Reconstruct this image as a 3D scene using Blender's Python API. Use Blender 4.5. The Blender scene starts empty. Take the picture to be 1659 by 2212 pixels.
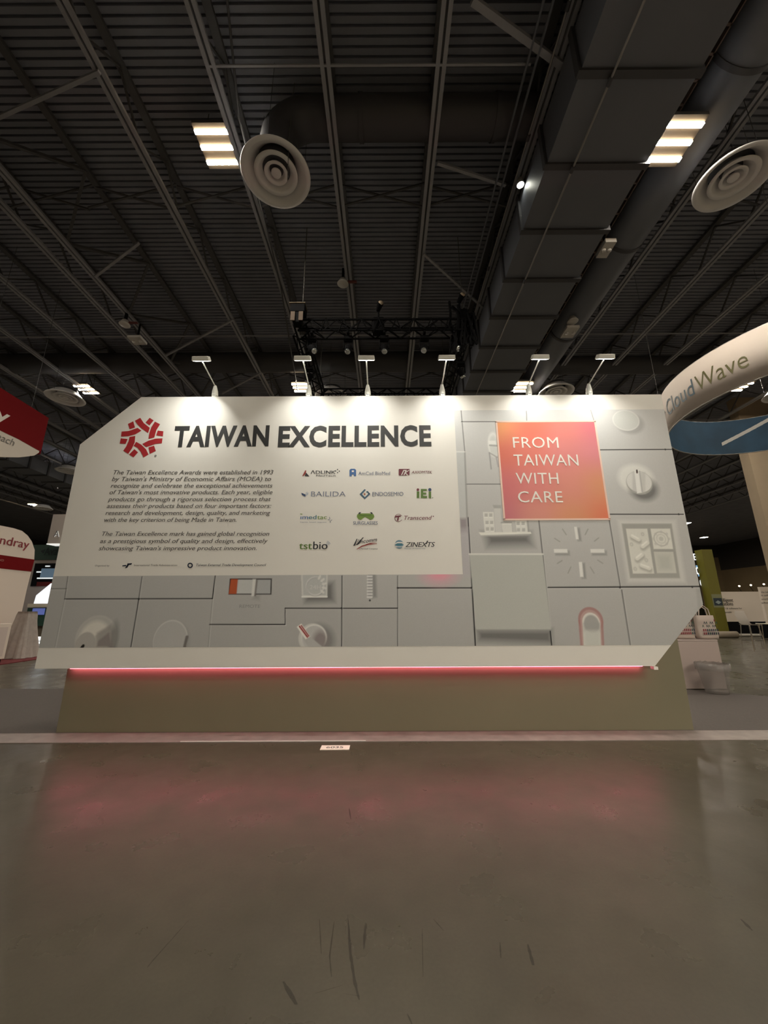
import bpy, bmesh, math, random
import numpy as np
from mathutils import Vector, Matrix
random.seed(7); rng = np.random.default_rng(7)
SC = bpy.context.scene
COL = SC.collection
pi = math.pi

# ------------------------------------------------------------------ camera, exposure, lights
PITCH, ROLL, YAW, EYE, FPX = 0.2460, -0.0046, -0.0011, 1.5, 831.0
EXPOSURE = 0.0
LAMP_STRENGTH = 560.0          # the hall's three-bar ceiling lamps
LAMP_COLOR = (1.0, 0.92, 0.78)
ARM_WATT = 9.4                 # the flood of each display lamp on the wall
ARM_STRENGTH = 13.0            # and its glowing glass
LED_STRENGTH = 12.0            # the pink strip under the panel

cf = Vector((math.sin(YAW)*math.cos(PITCH), math.cos(YAW)*math.cos(PITCH), math.sin(PITCH)))
r0 = Vector((math.cos(YAW), -math.sin(YAW), 0)); u0 = r0.cross(cf)
cr = r0*math.cos(ROLL) + u0*math.sin(ROLL); cu = -r0*math.sin(ROLL) + u0*math.cos(ROLL)
cam = bpy.data.cameras.new('camera'); camo = bpy.data.objects.new('camera', cam); COL.objects.link(camo)
camo.matrix_world = Matrix(((cr.x, cu.x, -cf.x, 0), (cr.y, cu.y, -cf.y, 0), (cr.z, cu.z, -cf.z, EYE), (0, 0, 0, 1)))
cam.sensor_fit = 'HORIZONTAL'; cam.sensor_width = 36.0; cam.lens = 36.0*FPX/1659.0
cam.clip_start = 0.05; cam.clip_end = 300
SC.camera = camo
SC.view_settings.view_transform = 'Standard'; SC.view_settings.look = 'None'
SC.view_settings.exposure = EXPOSURE; SC.view_settings.gamma = 1; SC.view_settings.use_curve_mapping = False
w = bpy.data.worlds.new('hall_air'); SC.world = w; w.use_nodes = True
w.node_tree.nodes['Background'].inputs[0].default_value = (0.01, 0.01, 0.01, 1)
w.node_tree.nodes['Background'].inputs[1].default_value = 0.2

def ray(px, py):
    return cr*((px-829.5)/FPX) - cu*((py-1106)/FPX) + cf
def on_y(px, py, y):
    d = ray(px, py); t = y/d.y; return Vector((d.x*t, y, EYE+d.z*t))
def on_x(px, py, x):
    d = ray(px, py); t = x/d.x; return Vector((x, d.y*t, EYE+d.z*t))
def on_z(px, py, z):
    d = ray(px, py); t = (z-EYE)/d.z; return Vector((d.x*t, d.y*t, z))

# ------------------------------------------------------------------ materials
def lin(c):
    if isinstance(c, str): c = [int(c[i:i+2], 16) for i in (0, 2, 4)]
    return tuple(((v/255)/12.92 if v/255 <= .04045 else ((v/255+.055)/1.055)**2.4) for v in c)
MATS = {}
def mat(name, col, rough=.6, metal=0.0, emit=0.0, noise=0.0, nscale=8.0, bump=0.0, spec=.5, alpha=1.0, trans=0.0, stretch=(1, 1, 1)):
    if name in MATS: return MATS[name]
    m = bpy.data.materials.new(name); m.use_nodes = True; nt = m.node_tree; b = nt.nodes['Principled BSDF']
    c = lin(col) if (isinstance(col, str) or max(col) > 1.0) else tuple(col)
    b.inputs['Base Color'].default_value = (*c, 1); b.inputs['Roughness'].default_value = rough
    b.inputs['Metallic'].default_value = metal; b.inputs['Specular IOR Level'].default_value = spec
    b.inputs['Alpha'].default_value = alpha; b.inputs['Transmission Weight'].default_value = trans
    if emit:
        b.inputs['Emission Color'].default_value = (*c, 1); b.inputs['Emission Strength'].default_value = emit
    if noise or bump:
        tc = nt.nodes.new('ShaderNodeTexCoord'); mp = nt.nodes.new('ShaderNodeMapping'); mp.inputs['Scale'].default_value = stretch
        nz = nt.nodes.new('ShaderNodeTexNoise'); nz.inputs['Scale'].default_value = nscale; nz.inputs['Detail'].default_value = 5
        nt.links.new(tc.outputs['Object'], mp.inputs[0]); nt.links.new(mp.outputs[0], nz.inputs['Vector'])
        if noise:
            rp = nt.nodes.new('ShaderNodeMapRange'); rp.inputs[3].default_value = 1-noise; rp.inputs[4].default_value = 1+noise
            rp.inputs[1].default_value = .25; rp.inputs[2].default_value = .75
            mx = nt.nodes.new('ShaderNodeMix'); mx.data_type = 'RGBA'; mx.blend_type = 'MULTIPLY'; mx.inputs[0].default_value = 1
            mx.inputs[6].default_value = (*c, 1)
            nt.links.new(nz.outputs[0], rp.inputs[0]); nt.links.new(rp.outputs[0], mx.inputs[7]); nt.links.new(mx.outputs[2], b.inputs['Base Color'])
        if bump:
            bp = nt.nodes.new('ShaderNodeBump'); bp.inputs['Strength'].default_value = bump; bp.inputs['Distance'].default_value = .02
            nt.links.new(nz.outputs[0], bp.inputs['Height']); nt.links.new(bp.outputs[0], b.inputs['Normal'])
    MATS[name] = m; return m
def ink_mat(name, rough=.55):
    m = bpy.data.materials.new(name); m.use_nodes = True; nt = m.node_tree; b = nt.nodes['Principled BSDF']
    a = nt.nodes.new('ShaderNodeVertexColor'); a.layer_name = 'print_ink'
    nt.links.new(a.outputs[0], b.inputs['Base Color']); b.inputs['Roughness'].default_value = rough
    return m

# ------------------------------------------------------------------ mesh builder
_T = {}
def text2d(body, bold=0.0, shear=0.0, space=1.0):
    """The letters of one line as flat 2D polygons; capitals are 1 high, x starts at 0."""
    k = (body, bold, shear, space)
    if k in _T: return _T[k]
    def ev(s):
        c = bpy.data.curves.new('lettering', 'FONT'); c.body = s; c.offset = bold; c.shear = shear; c.space_character = space
        c.resolution_u = 3; c.fill_mode = 'FRONT'
        o = bpy.data.objects.new('lettering', c); COL.objects.link(o)
        dg = bpy.context.evaluated_depsgraph_get(); e = o.evaluated_get(dg); me = e.to_mesh()
        v = [(p.co.x, p.co.y) for p in me.vertices]; f = [tuple(p.vertices) for p in me.polygons]
        e.to_mesh_clear(); bpy.data.objects.remove(o); bpy.data.curves.remove(c); return v, f
    if 'cap' not in _T:
        v, _ = ev('H'); _T['cap'] = max(p[1] for p in v)
    v, f = ev(body); cap = _T['cap']; x0 = min(p[0] for p in v)
    v = [((x-x0)/cap, y/cap) for x, y in v]
    _T[k] = (v, f, max(p[0] for p in v)); return _T[k]

class MB:
    def __init__(s): s.v = []; s.f = []; s.m = []; s.sm = []
    def add(s, vs, fs, m=0, smooth=False):
        n = len(s.v); s.v += [tuple(p) for p in vs]
        s.f += [tuple(n+i for i in f) for f in fs]; s.m += [m]*len(fs); s.sm += [smooth]*len(fs); return s
    def box(s, x0, x1, y0, y1, z0, z1, m=0, mbottom=None):
        vs = [(x0,y0,z0),(x1,y0,z0),(x1,y1,z0),(x0,y1,z0),(x0,y0,z1),(x1,y0,z1),(x1,y1,z1),(x0,y1,z1)]
        fs = [(0,3,2,1),(4,5,6,7),(0,1,5,4),(1,2,6,5),(2,3,7,6),(3,0,4,7)]
        s.add(vs, fs, m)
        if mbottom is not None: s.m[-6] = mbottom
        return s
    def bar(s, p, q, w, h=None, m=0, up=(0,0,1)):
        p, q = Vector(p), Vector(q); d = (q-p).normalized(); up = Vector(up)
        if abs(d.dot(up)) > .99: up = Vector((0,1,0))
        a = d.cross(up).normalized()*(w/2); b = a.cross(d).normalized()*((h or w)/2)
        vs = [p-a-b, p+a-b, p+a+b, p-a+b, q-a-b, q+a-b, q+a+b, q-a+b]
        return s.add(vs, [(0,3,2,1),(4,5,6,7),(0,1,5,4),(1,2,6,5),(2,3,7,6),(3,0,4,7)], m)
    def tube(s, pts, r, n=10, m=0, cap=True):
        pts = [Vector(p) for p in pts]; rs = r if isinstance(r, (list, tuple)) else [r]*len(pts); rings = []
        prev = None
        for i, p in enumerate(pts):
            d = (pts[min(i+1, len(pts)-1)]-pts[max(i-1, 0)]).normalized()
            if prev is None:
                a = d.cross(Vector((0,0,1)) if abs(d.z) < .95 else Vector((0,1,0))).normalized()
            else:
                a = (prev - d*prev.dot(d)).normalized()
            prev = a; b = d.cross(a)
            rings.append([p+a*(rs[i]*math.cos(2*pi*k/n))+b*(rs[i]*math.sin(2*pi*k/n)) for k in range(n)])
        vs = [q for r_ in rings for q in r_]; fs = []
        for i in range(len(pts)-1):
            for k in range(n):
                fs.append((i*n+k, i*n+(k+1)%n, (i+1)*n+(k+1)%n, (i+1)*n+k))
        s.add(vs, fs, m, True)
        if cap:
            s.add(rings[0], [tuple(range(n))[::-1]], m); s.add(rings[-1], [tuple(range(n))], m)
        return s
    def lathe(s, prof, c=(0,0,0), n=40, m=0, axis='z'):
        vs = []
        for r, z in prof:
            for k in range(n):
                a = 2*pi*k/n; p = (r*math.cos(a), r*math.sin(a), z)
                if axis == 'y': p = (p[0], z, p[1])
                if axis == 'x': p = (z, p[0], p[1])
                vs.append((c[0]+p[0], c[1]+p[1], c[2]+p[2]))
        fs = []
        for i in range(len(prof)-1):
            for k in range(n): fs.append((i*n+k, i*n+(k+1)%n, (i+1)*n+(k+1)%n, (i+1)*n+k))
        return s.add(vs, fs, m, True)
    def ball(s, c, rx, ry=None, rz=None, m=0, n=20, k=12, R=None):
        ry = ry or rx; rz = rz or rx; vs = []; fs = []
        for i in range(k+1):
            t = pi*i/k
            for j in range(n):
                a = 2*pi*j/n; p = Vector((rx*math.sin(t)*math.cos(a), ry*math.sin(t)*math.sin(a), rz*math.cos(t)))
                if R: p = R @ p
                vs.append((c[0]+p.x, c[1]+p.y, c[2]+p.z))
        for i in range(k):
            for j in range(n): fs.append((i*n+j, i*n+(j+1)%n, (i+1)*n+(j+1)%n, (i+1)*n+j))
        return s.add(vs, fs, m, True)
    def prism(s, poly, f0, f1, m=0, mside=None):
        """poly: 2D points; f0 and f1 map (u, v) to the two faces."""
        n = len(poly); a = [f0(*p) for p in poly]; b = [f1(*p) for p in poly]
        s.add(a+b, [tuple(range(n)), tuple(range(2*n-1, n-1, -1))], m)
        N = len(s.v)-2*n
        for i in range(n):
            s.f.append((N+i, N+n+i, N+n+(i+1)%n, N+(i+1)%n)); s.m.append(m if mside is None else mside); s.sm.append(False)
        return s
    def sheet(s, poly, surf, m=0, off=0.0):
        return s.add([surf(u, v, off) for u, v in poly], [tuple(range(len(poly)))], m)
    def text(s, body, A, B, cap, surf, m=0, off=.002, bold=0.0, shear=0.0, space=1.0, hard=False):
        if 0 < bold and not hard:
            d_ = (Vector(B)-Vector(A)).normalized()*(bold*1.4*cap)
            s.text(body, Vector(A)+d_, Vector(B), cap, surf, m, off+.0004, 0, shear, space); B = Vector(B)-d_; bold = 0.0
        v, f, wd = text2d(body, bold, shear, space); A = Vector(A); B = Vector(B); d = (B-A); L = d.length; d = d/L; e = Vector((-d.y, d.x))
        pts = [A+d*(x*L/wd)+e*(y*cap) for x, y in v]
        return s.add([surf(p.x, p.y, off) for p in pts], f, m)
    def build(s, name, mats, parent=None, bevel=0.0, loc=None):
        me = bpy.data.meshes.new(name)
        off = Vector((0,0,0)); p = parent
        while p: off += p.location; p = p.parent
        if loc is not None and parent is None: off = Vector(loc)
        me.from_pydata([(x-off.x, y-off.y, z-off.z) for x, y, z in s.v], [], s.f)
        if not isinstance(mats, (list, tuple)): mats = [mats]
        for q in mats: me.materials.append(q)
        me.polygons.foreach_set('material_index', s.m); me.polygons.foreach_set('use_smooth', s.sm); me.update()
        o = bpy.data.objects.new(name, me); COL.objects.link(o)
        if parent: o.parent = parent
        elif loc is not None: o.location = loc
        if bevel:
            b = o.modifiers.new('edge', 'BEVEL'); b.width = bevel; b.segments = 2; b.limit_method = 'ANGLE'
        return o
def tag(o, label=None, cat=None, group=None, kind=None):
    if label: o['label'] = label
    if cat: o['category'] = cat
    if group: o['group'] = group
    if kind: o['kind'] = kind
    return o
def thing(name, label, cat, loc=(0,0,0), group=None, kind=None):
    o = bpy.data.objects.new(name, None); COL.objects.link(o); o.location = loc; o.empty_display_size = .1
    return tag(o, label, cat, group, kind)
def copy_tree(o, loc=None, label=None, parent=None):
    c = o.copy(); COL.objects.link(c)
    if parent: c.parent = parent
    if loc is not None: c.location = loc
    if label: c['label'] = label
    for ch in list(o.children): copy_tree(ch, None, None, c)
    return c

# ------------------------------------------------------------------ floor and shell
def floor_material():
    m = bpy.data.materials.new('polished_concrete'); m.use_nodes = True; nt = m.node_tree; N = nt.nodes; L = nt.links; b = N['Principled BSDF']
    tc = N.new('ShaderNodeTexCoord')
    def noise(sc, det, st=(1,1,1), rot=0):
        mp = N.new('ShaderNodeMapping'); mp.inputs['Scale'].default_value = st; mp.inputs['Rotation'].default_value = (0,0,rot)
        n = N.new('ShaderNodeTexNoise'); n.inputs['Scale'].default_value = sc; n.inputs['Detail'].default_value = det
        L.new(tc.outputs['Object'], mp.inputs[0]); L.new(mp.outputs[0], n.inputs['Vector']); return n.outputs[0]
    def rng_(x, a, c, lo, hi):
        r = N.new('ShaderNodeMapRange'); r.inputs[1].default_value = a; r.inputs[2].default_value = c; r.inputs[3].default_value = lo; r.inputs[4].default_value = hi
        L.new(x, r.inputs[0]); return r.outputs[0]
    def mul(a, c):
        q = N.new('ShaderNodeMath'); q.operation = 'MULTIPLY'; L.new(a, q.inputs[0]); L.new(c, q.inputs[1]); return q.outputs[0]
    f = rng_(noise(.9, 6), .3, .7, .86, 1.14)
    f = mul(f, rng_(noise(7, 5), .3, .7, .93, 1.07))
    f = mul(f, rng_(noise(60, 3), .3, .7, .93, 1.07))
    f = mul(f, rng_(noise(4.5, 8, (1, .07, 1), .18), .60, .86, 1.0, .93))       # dragged dark scuffs
    f = mul(f, rng_(noise(5, 8, (.08, 1, 1), -.4), .64, .88, 1.0, 1.16))      # pale scratches
    f = mul(f, rng_(noise(45, 1), .84, .86, 1.0, 2.0))                          # crumbs of grit
    mx = N.new('ShaderNodeMix'); mx.data_type = 'RGBA'; mx.blend_type = 'MULTIPLY'; mx.inputs[0].default_value = 1
    mx.inputs[6].default_value = (.066, .056, .0385, 1); L.new(f, mx.inputs[7]); L.new(mx.outputs[2], b.inputs['Base Color'])
    L.new(rng_(noise(2.5, 6), .3, .7, .24, .40), b.inputs['Roughness'])
    bp = N.new('ShaderNodeBump'); bp.inputs['Strength'].default_value = .12; bp.inputs['Distance'].default_value = .01
    L.new(noise(5, 4), bp.inputs['Height']); L.new(bp.outputs[0], b.inputs['Normal'])
    return m
def scuffs(floor):
    m = mat('scuff_rubber', (.022, .019, .015), .5, alpha=.38)
    for pts, wd in [([(752,1985),(757,2060),(766,2120),(776,2160)], 9), ([(790,1995),(786,2050)], 7), ([(722,1990),(712,2065),(716,2110)], 4), ([(690,1985),(694,2060)], 2.5), ([(680,2146),(740,2128)], 4), ([(742,2146),(778,2152)], 6),
                    ([(612,2120),(640,2170)], 13), ([(1140,2040),(1152,2085)], 8), ([(1080,2035),(1082,2070)], 4), ([(410,1985),(330,2075),(318,2090)], 3), ([(1600,1985),(1625,2010)], 7), ([(936,1985),(958,2010)], 3), ([(880,2190),(890,2212)], 4), ([(754,1745),(758,1770)], 3), ([(912,2005),(914,2110)], 2.5)]:
        L_, R_ = [], []
        fine = []
        for a, c in zip(pts[:-1], pts[1:]):
            for k in range(6): fine.append((a[0]+(c[0]-a[0])*k/6, a[1]+(c[1]-a[1])*k/6))
        fine.append(pts[-1]); n = len(fine)
        for k, (x, y) in enumerate(fine):
            h = wd*.5*math.sin(pi*(k+.35)/(n+.2))**.6*random.uniform(.55, 1.2); p = on_z(x-h, y, .0008); q = on_z(x+h, y, .0008); L_.append(p); R_.append(q)
        b = MB(); b.add(L_+R_, [(k, k+1, n+k+1, n+k) for k in range(n-1)]); b.build('scuff_mark', m, floor)
X0, X1, Y0, Y1, ZD = -48.0, 52.0, -16.0, 60.0, 10.9
fl = MB().box(X0, X1, Y0, Y1, -.2, 0).build('floor', floor_material()); tag(fl, kind='structure'); scuffs(fl)
deckm = mat('dark_deck_paint', (.205, .215, .26), .6, noise=.15, nscale=1.2)
# ribbed roof deck: ribs run across the hall
prof = []; pitch = .125; y = Y0
while y < Y1:
    prof += [(y, ZD), (y+pitch*.66, ZD), (y+pitch*.72, ZD+.06), (y+pitch*.94, ZD+.06)]; y += pitch
prof.append((Y1, ZD))
d = MB(); vs = []
for yy, zz in prof: vs += [(X0, yy, zz), (X1, yy, zz)]
d.add(vs, [(2*i, 2*i+1, 2*i+3, 2*i+2) for i in range(len(prof)-1)])
d.box(X0, X1, Y0, Y1, ZD+.08, ZD+.2)
tag(d.build('ceiling', deckm), kind='structure')
wallm = mat('tan_wall_paint', (.26, .19, .105), .8, noise=.12, nscale=.4)
darkw = mat('dark_wall_paint', (.045, .04, .038), .8)
def wall(name, x0, x1, y0, y1, split=5.0):
    b = MB().box(x0, x1, y0, y1, 0, split, 0).box(x0, x1, y0, y1, split, ZD+.3, 1)
    tag(b.build(name, [wallm, darkw]), kind='structure')
wall('wall_back', X0, X1, Y1, Y1+.3, 9.0); wall('wall_front', X0, X1, Y0-.3, Y0)
wall('wall_left', X0-.3, X0, Y0, Y1); wall('wall_right', X1, X1+.3, Y0, Y1, 7.0)

# ------------------------------------------------------------------ roof steel
steel = mat('dark_joist_paint', (.33, .335, .37), .45, noise=.1, nscale=2)
steeld = mat('black_joist_paint', (.08, .08, .085), .6)
def joist(x, zb=10.0, zt=10.78, xt=None, label=''):
    t = thing('ceiling_joist', label, 'roof joist', (x, 22, zb), 'roof joists', 'structure')
    xt = x if xt is None else xt
    b = MB().box(x-.085, x-.02, Y0+.1, Y1-.1, zb, zb+.06).box(x+.02, x+.085, Y0+.1, Y1-.1, zb, zb+.06).box(x-.03, x+.03, Y0+.1, Y1-.1, zb+.05, zb+.09, 1)
    b.build('bottom_chord', [steel, steeld], t)
    MB().box(xt-.07, xt+.07, Y0+.1, Y1-.1, zt, zt+.08).build('top_chord', steeld, t)
    wb = MB(); y = Y0+.4; k = 0; st = .75 if xt == x else 1.15
    while y < 40:
        p = (x, y, zb+.06) if k % 2 == 0 else (xt, y, zt); q = (xt, y+st, zt) if k % 2 == 0 else (x, y+st, zb+.06)
        wb.bar(p, q, .035 if xt == x else .06); y += st; k += 1
    tag(wb.build('web', steeld, t), kind='stuff')
    return t
jx = [-.92-1.85*k for k in (0, 1, 2)] + [.95+1.85*k for k in range(0, 16)]
names = {0: 'the joist just left of the hall centre line', 1: 'joist beside the near round air diffuser', 2: 'joist with a paired chord left of the near ceiling lamp',
         3: 'joist just right of the hall centre line', 4: 'joist half hidden beside the pipes and the rectangular duct', 5: 'joist hidden above the big rectangular duct', 6: 'first bare joist right of the round duct', 7: 'second bare joist right of the round duct', 8: 'third bare joist right of the round duct'}
for i, x in enumerate(jx):
    joist(x, label='dark steel roof '+names[i] if i in names else 'dark steel roof joist far out over the right of the hall')
for i, x in enumerate([-8.25-1.85*k for k in range(0, 13)]):
    joist(x, label=['dark steel roof joist running close along the raked truss', 'second dark steel roof joist left of the raked truss'][i] if i < 2 else 'dark steel roof joist far out over the left of the hall')
joist(-7.62, xt=-6.42, zt=10.7, label='raked dark steel roof truss with widely spaced struts')
def brace(p, q, w=.05, label='', m=steel):
    b = MB(); b.bar(p, q, w); tag(b.build('ceiling_brace', m), label, 'roof brace', 'roof bracing', 'structure')
def bz(a, c, z=9.98): return on_z(*a, z), on_z(*c, z)
for a, c, lb in [((215,155), (-110,302), 'slanting steel brace at upper left of the ceiling'), ((300,525), (205,598), 'short slanting steel brace near the raked truss'),
                 ((505,690), (358,768), 'slanting steel brace above the left display lamp'), ((562,806), (480,850), 'small slanting steel brace low beside the left lamp'),
                 ((1020,0), (1250,168), 'wide steel brace ending at the rectangular duct'), ((915,548), (1065,684), 'long thin brace running to the rectangular duct'),
                 ((945,352), (1092,400), 'faint steel brace ending at the round spotlight')]:
    p, q = bz(a, c); brace(p, q, .09 if a[0] == 1020 else .055, lb)
for y, lb in ((4.27, 'nearest straight rod crossing under the joists'), (10.6, 'second straight rod crossing under the joists'), (16.5, 'far straight rod crossing under the joists')):
    b = MB(); b.bar((-2.8 if y < 5 else -30, y, 10.02), (2.4 if y < 5 else 30, y, 10.02), .03); tag(b.build('ceiling_bridging', steel), 'dark steel bridging, '+lb, 'roof brace', 'roof bracing', 'structure')
for y, lb in ((6.55, 'first'), (13.2, 'second'), (20.0, 'third')):
    b = MB(); xs = sorted(jx[:3]+jx[3:8]+[-6.47, -8.25, -10.1])
    for a, c in zip(xs[:-1], xs[1:]):
        b.bar((a, y, 10.06), (c, y, 10.72), .035); b.bar((a, y+.04, 10.72), (c, y+.04, 10.06), .035)
    tag(b.build('ceiling_bridging', steeld), 'thin crossed bridging between the joists, %s line from the viewer' % lb, 'roof brace', 'roof bracing', 'structure')

# ------------------------------------------------------------------ ducts, pipes
ductm = mat('duct_grey_paint', (.145, .155, .185), .5, noise=.06, nscale=1.0)
ductd = mat('duct_dark_paint', (.06, .06, .068), .55)
def rect_duct(x0, x1, z0, z1, ya, yb, label, first):
    t = thing('rectangular_duct', label, 'air duct', ((x0+x1)/2, (ya+yb)/2, z0))
    MB().box(x0, x1, ya, yb, z0, z1).build('duct_body', ductm, t)
    y = first; i = 0
    while y < yb:
        f = MB(); wd = .05 if i % 2 else .05
        f.box(x0-.05, x1+.05, y-.05, y+.05, z0-.05, z1+.05).build('flange', ductd, t); y += 1.2; i += 1
    return t
rd = rect_duct(2.86, 4.58, 9.0, 9.85, -6, 16.4, 'big dark grey rectangular duct running overhead to the right of centre', -5.75)
rect_duct(-20.6, -19.3, 9.0, 9.7, 3, 34, 'distant rectangular duct high at the far left edge', 4)
def round_duct(name, pts, r, label, rib=None, group=None, m=ductm):
    t = thing(name, label, 'air duct', pts[0], group)
    MB().tube(pts, r, 28, 0).build('duct_body', m, t)
    if rib:
        for q, ax in rib:
            b = MB(); v = Vector(ax)*.04; b.tube([Vector(q)-v, Vector(q)+v], r+.02, 28).build('coupling', ductd, t)
    return t
round_duct('round_duct', [(5.5, -6, 9.72), (5.5, 40, 9.72)], .43, 'long grey round duct running beside the big rectangular duct', [((5.5, y, 9.72), (0,1,0)) for y in (1, 4, 7, 10, 13, 16)])
def elbow(xd, yd, zc, zd, r, sgn, xe):
    pts = [(xe, yd, zc)]; R = .6
    for k in range(9):
        a = pi/2*k/8; pts.append((xd+sgn*R*(1-math.sin(a)), yd, zc-R*(1-math.cos(a))))
    pts.append((xd, yd, zd+.12)); return pts
round_duct('round_duct', elbow(-1.9, 5.18, 10.38, 9.0, .30, 1, 2.86), .33, 'dark round duct bending down to the near round air diffuser', [((x, 5.18, 10.38), (1,0,0)) for x in (-.4, .9, 2.1)], m=ductd)
round_duct('round_duct', elbow(6.35, 5.3, 9.75, 9.0, .30, -1, 5.75), .33, 'short branch duct above the right edge air diffuser', m=ductd)
round_duct('round_duct', [(-16, 12.5, 10.38), (2.86, 12.5, 10.38)], .36, 'dark round duct crossing the hall behind the lighting truss', m=ductd)
round_duct('round_duct', [(5.9, 12.5, 10.2), (15, 12.5, 10.2)], .33, 'dark round duct crossing behind the right display lamps', m=ductd)
pipem = mat('galvanised_pipe', (.30, .29, .28), .4, metal=.4)
def pipe(x, z, r, label, ya=-5, yb=22, m=pipem, cp=()):
    t = thing('conduit_pipe', label, 'pipe', (x, 8, z), 'conduits along the joists')
    MB().tube([(x, ya, z), (x, yb, z)], r, 8).build('pipe', m, t)
    for y in cp: MB().tube([(x, y-.05, z), (x, y+.05, z)], r*1.8, 8).build('coupling', ductd, t)
pipe(2.32, 9.95, .022, 'leftmost thin conduit beside the rectangular duct', m=ductm)
pipe(2.46, 9.95, .022, 'middle thin conduit beside the rectangular duct', m=ductm)
pipe(2.68, 9.9, .018, 'bright thin conduit carrying the small round spotlight', cp=(3.6, 5.2, 8.0))
pipe(3.3, 8.90, .018, 'bright thin conduit fixed under the rectangular duct', cp=(3.9, 5.05, 7.4))
t = thing('cable_tray', 'brown cable tray in the gap between the two big ducts', 'cable tray', (4.82, 8, 9.55))
traym = mat('brown_tray', (.11, .075, .06), .6)
b = MB().box(4.68, 4.70, -5, 16, 9.5, 9.58).box(4.94, 4.96, -5, 16, 9.5, 9.58)
b.build('side_rail', traym, t)
b = MB(); y = -4.8
while y < 16: b.box(4.68, 4.96, y, y+.03, 9.5, 9.53); y += .3
tag(b.build('rung', traym, t), kind='stuff')

# ------------------------------------------------------------------ round air diffusers
difm = mat('diffuser_white', (.86, .85, .86), .5)
def diffuser():
    t = thing('air_diffuser', '', 'air diffuser', (0,0,0), 'round ceiling air diffusers')
    MB().lathe([(.33,.24), (.36,.20), (.44,.09), (.515,.015), (.53,.0), (.60,.0), (.605,.012), (.56,.04), (.40,.22), (.34,.26)], n=64).build('outer_cone', difm, t)
    MB().lathe([(.17,.24), (.20,.19), (.25,.10), (.295,.03), (.31,.015), (.375,.015), (.378,.025), (.34,.055), (.24,.20), (.18,.26)], n=56).build('middle_cone', difm, t)
    MB().lathe([(.09,.22), (.11,.15), (.14,.06), (.155,.03), (.205,.028), (.208,.036), (.19,.06), (.13,.18), (.10,.24)], n=44).build('inner_cone', difm, t)
    MB().lathe([(.0,.018), (.07,.02), (.088,.03), (.088,.05), (.0,.07)], n=28).build('centre_button', difm, t)
    MB().lathe([(.34,.22), (.34,.34), (.0,.34)], n=32).build('neck', ductd, t)
    for k in range(3):
        a = .5+k*2*pi/3; MB().tube([(.5*math.cos(a), .5*math.sin(a), .08), (.5*math.cos(a), .5*math.sin(a), 1.9)], .005, 6).build('hanger_rod', ductd, t)
    return t
D0 = diffuser()
for i, (loc, lb) in enumerate([((-1.9, 5.18, 9.0), 'big round white air diffuser next to the near left ceiling lamp'), ((6.35, 5.3, 9.0), 'big round air diffuser at the upper right edge'),
        ((6.2, 12.4, 9.0), 'round air diffuser half hidden behind the right display lamps'), ((-11.64, 12.6, 9.0), 'round air diffuser above the red hanging sign'),
        ((-17.6, 20.2, 9.0), 'small distant air diffuser beside the left end of the display wall'), ((-26, 28.3, 9.0), 'farthest air diffuser above the small white hanging sign'),
        ((-1.9, 12.6, 9.0), 'round air diffuser mostly hidden behind the top of the display wall'), ((14.6, 12.6, 9.0), 'round air diffuser behind the white ring sign')]):
    if i == 0: D0.location = loc; D0['label'] = lb
    else: copy_tree(D0, loc, lb)

# ------------------------------------------------------------------ hall lamps
housing = mat('lamp_housing', (.09, .085, .08), .5)
glow = mat('lamp_glow', LAMP_COLOR, .5, emit=LAMP_STRENGTH)
rimglow = mat('lamp_side_glow', (1.0, .72, .42), .5, emit=LAMP_STRENGTH*.06)
def hall_lamp():
    t = thing('ceiling_lamp', '', 'ceiling lamp', (0,0,0), 'three-bar ceiling lamps')
    MB().box(-.31, .31, -.38, .38, .03, .10).build('lamp_frame', housing, t)
    for yy in (-.25, 0, .25):
        MB().box(-.30, .30, yy-.035, yy+.035, 0, .03, 0, 1).build('light_bar', [rimglow, glow], t)
    for sx in (-.25, .25): MB().tube([(sx, 0, .1), (sx, 0, .9)], .008, 6).build('hanger_wire', housing, t)
    return t
L0 = hall_lamp()
named = {(-3.15, 5.4): 'lit three-bar ceiling lamp beside the near round diffuser', (4.95, 4.83): 'lit three-bar ceiling lamp beside the rectangular duct at upper right',
         (-11.85, 13.65): 'lit three-bar lamp above the left cut corner of the display wall', (-3.3, 13.6): 'lit three-bar lamp peeking past the second display lamp',
         (5.55, 13.67): 'lit three-bar lamp peeking past the fifth display lamp', (14.2, 13.7): 'lit three-bar lamp seen inside the white ring sign',
         (-20.8, 22.4): 'lit ceiling lamp below the red hanging sign', (23.3, 22.3): 'lit ceiling lamp against the tan column'}
first = True
for i in range(-3, 6):
    for j in range(-2, 6):
        x = -3.15+8.68*i; y = 5.4+8.5*j
        if i <= -1 and j <= -1 or i == 0 and j < 0: continue          # left out, so the left of the display wall gets less light
        key = min(named, key=lambda k: (k[0]-x)**2+(k[1]-y)**2)
        zl_ = 10.0
        if (key[0]-x)**2+(key[1]-y)**2 < 3: x, y = key; lb = named[key]
        elif y < 0: lb = 'added three-bar fill lamp, unseen behind the viewer, brightening the display wall'
        elif y > 20: lb = 'small far three-bar ceiling lamp deep in the hall'
        else: lb = 'three-bar ceiling lamp off to the side of the aisle'
        if abs(x-4.95) < .01: zl_ = 9.15
        elif i == 1 and y > 8: x, y, zl_ = 4.95, y*.9, 9.15
        if first: L0.location = (x, y, zl_); L0['label'] = lb; first = False
        else: copy_tree(L0, (x, y, zl_), lb)

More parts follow.
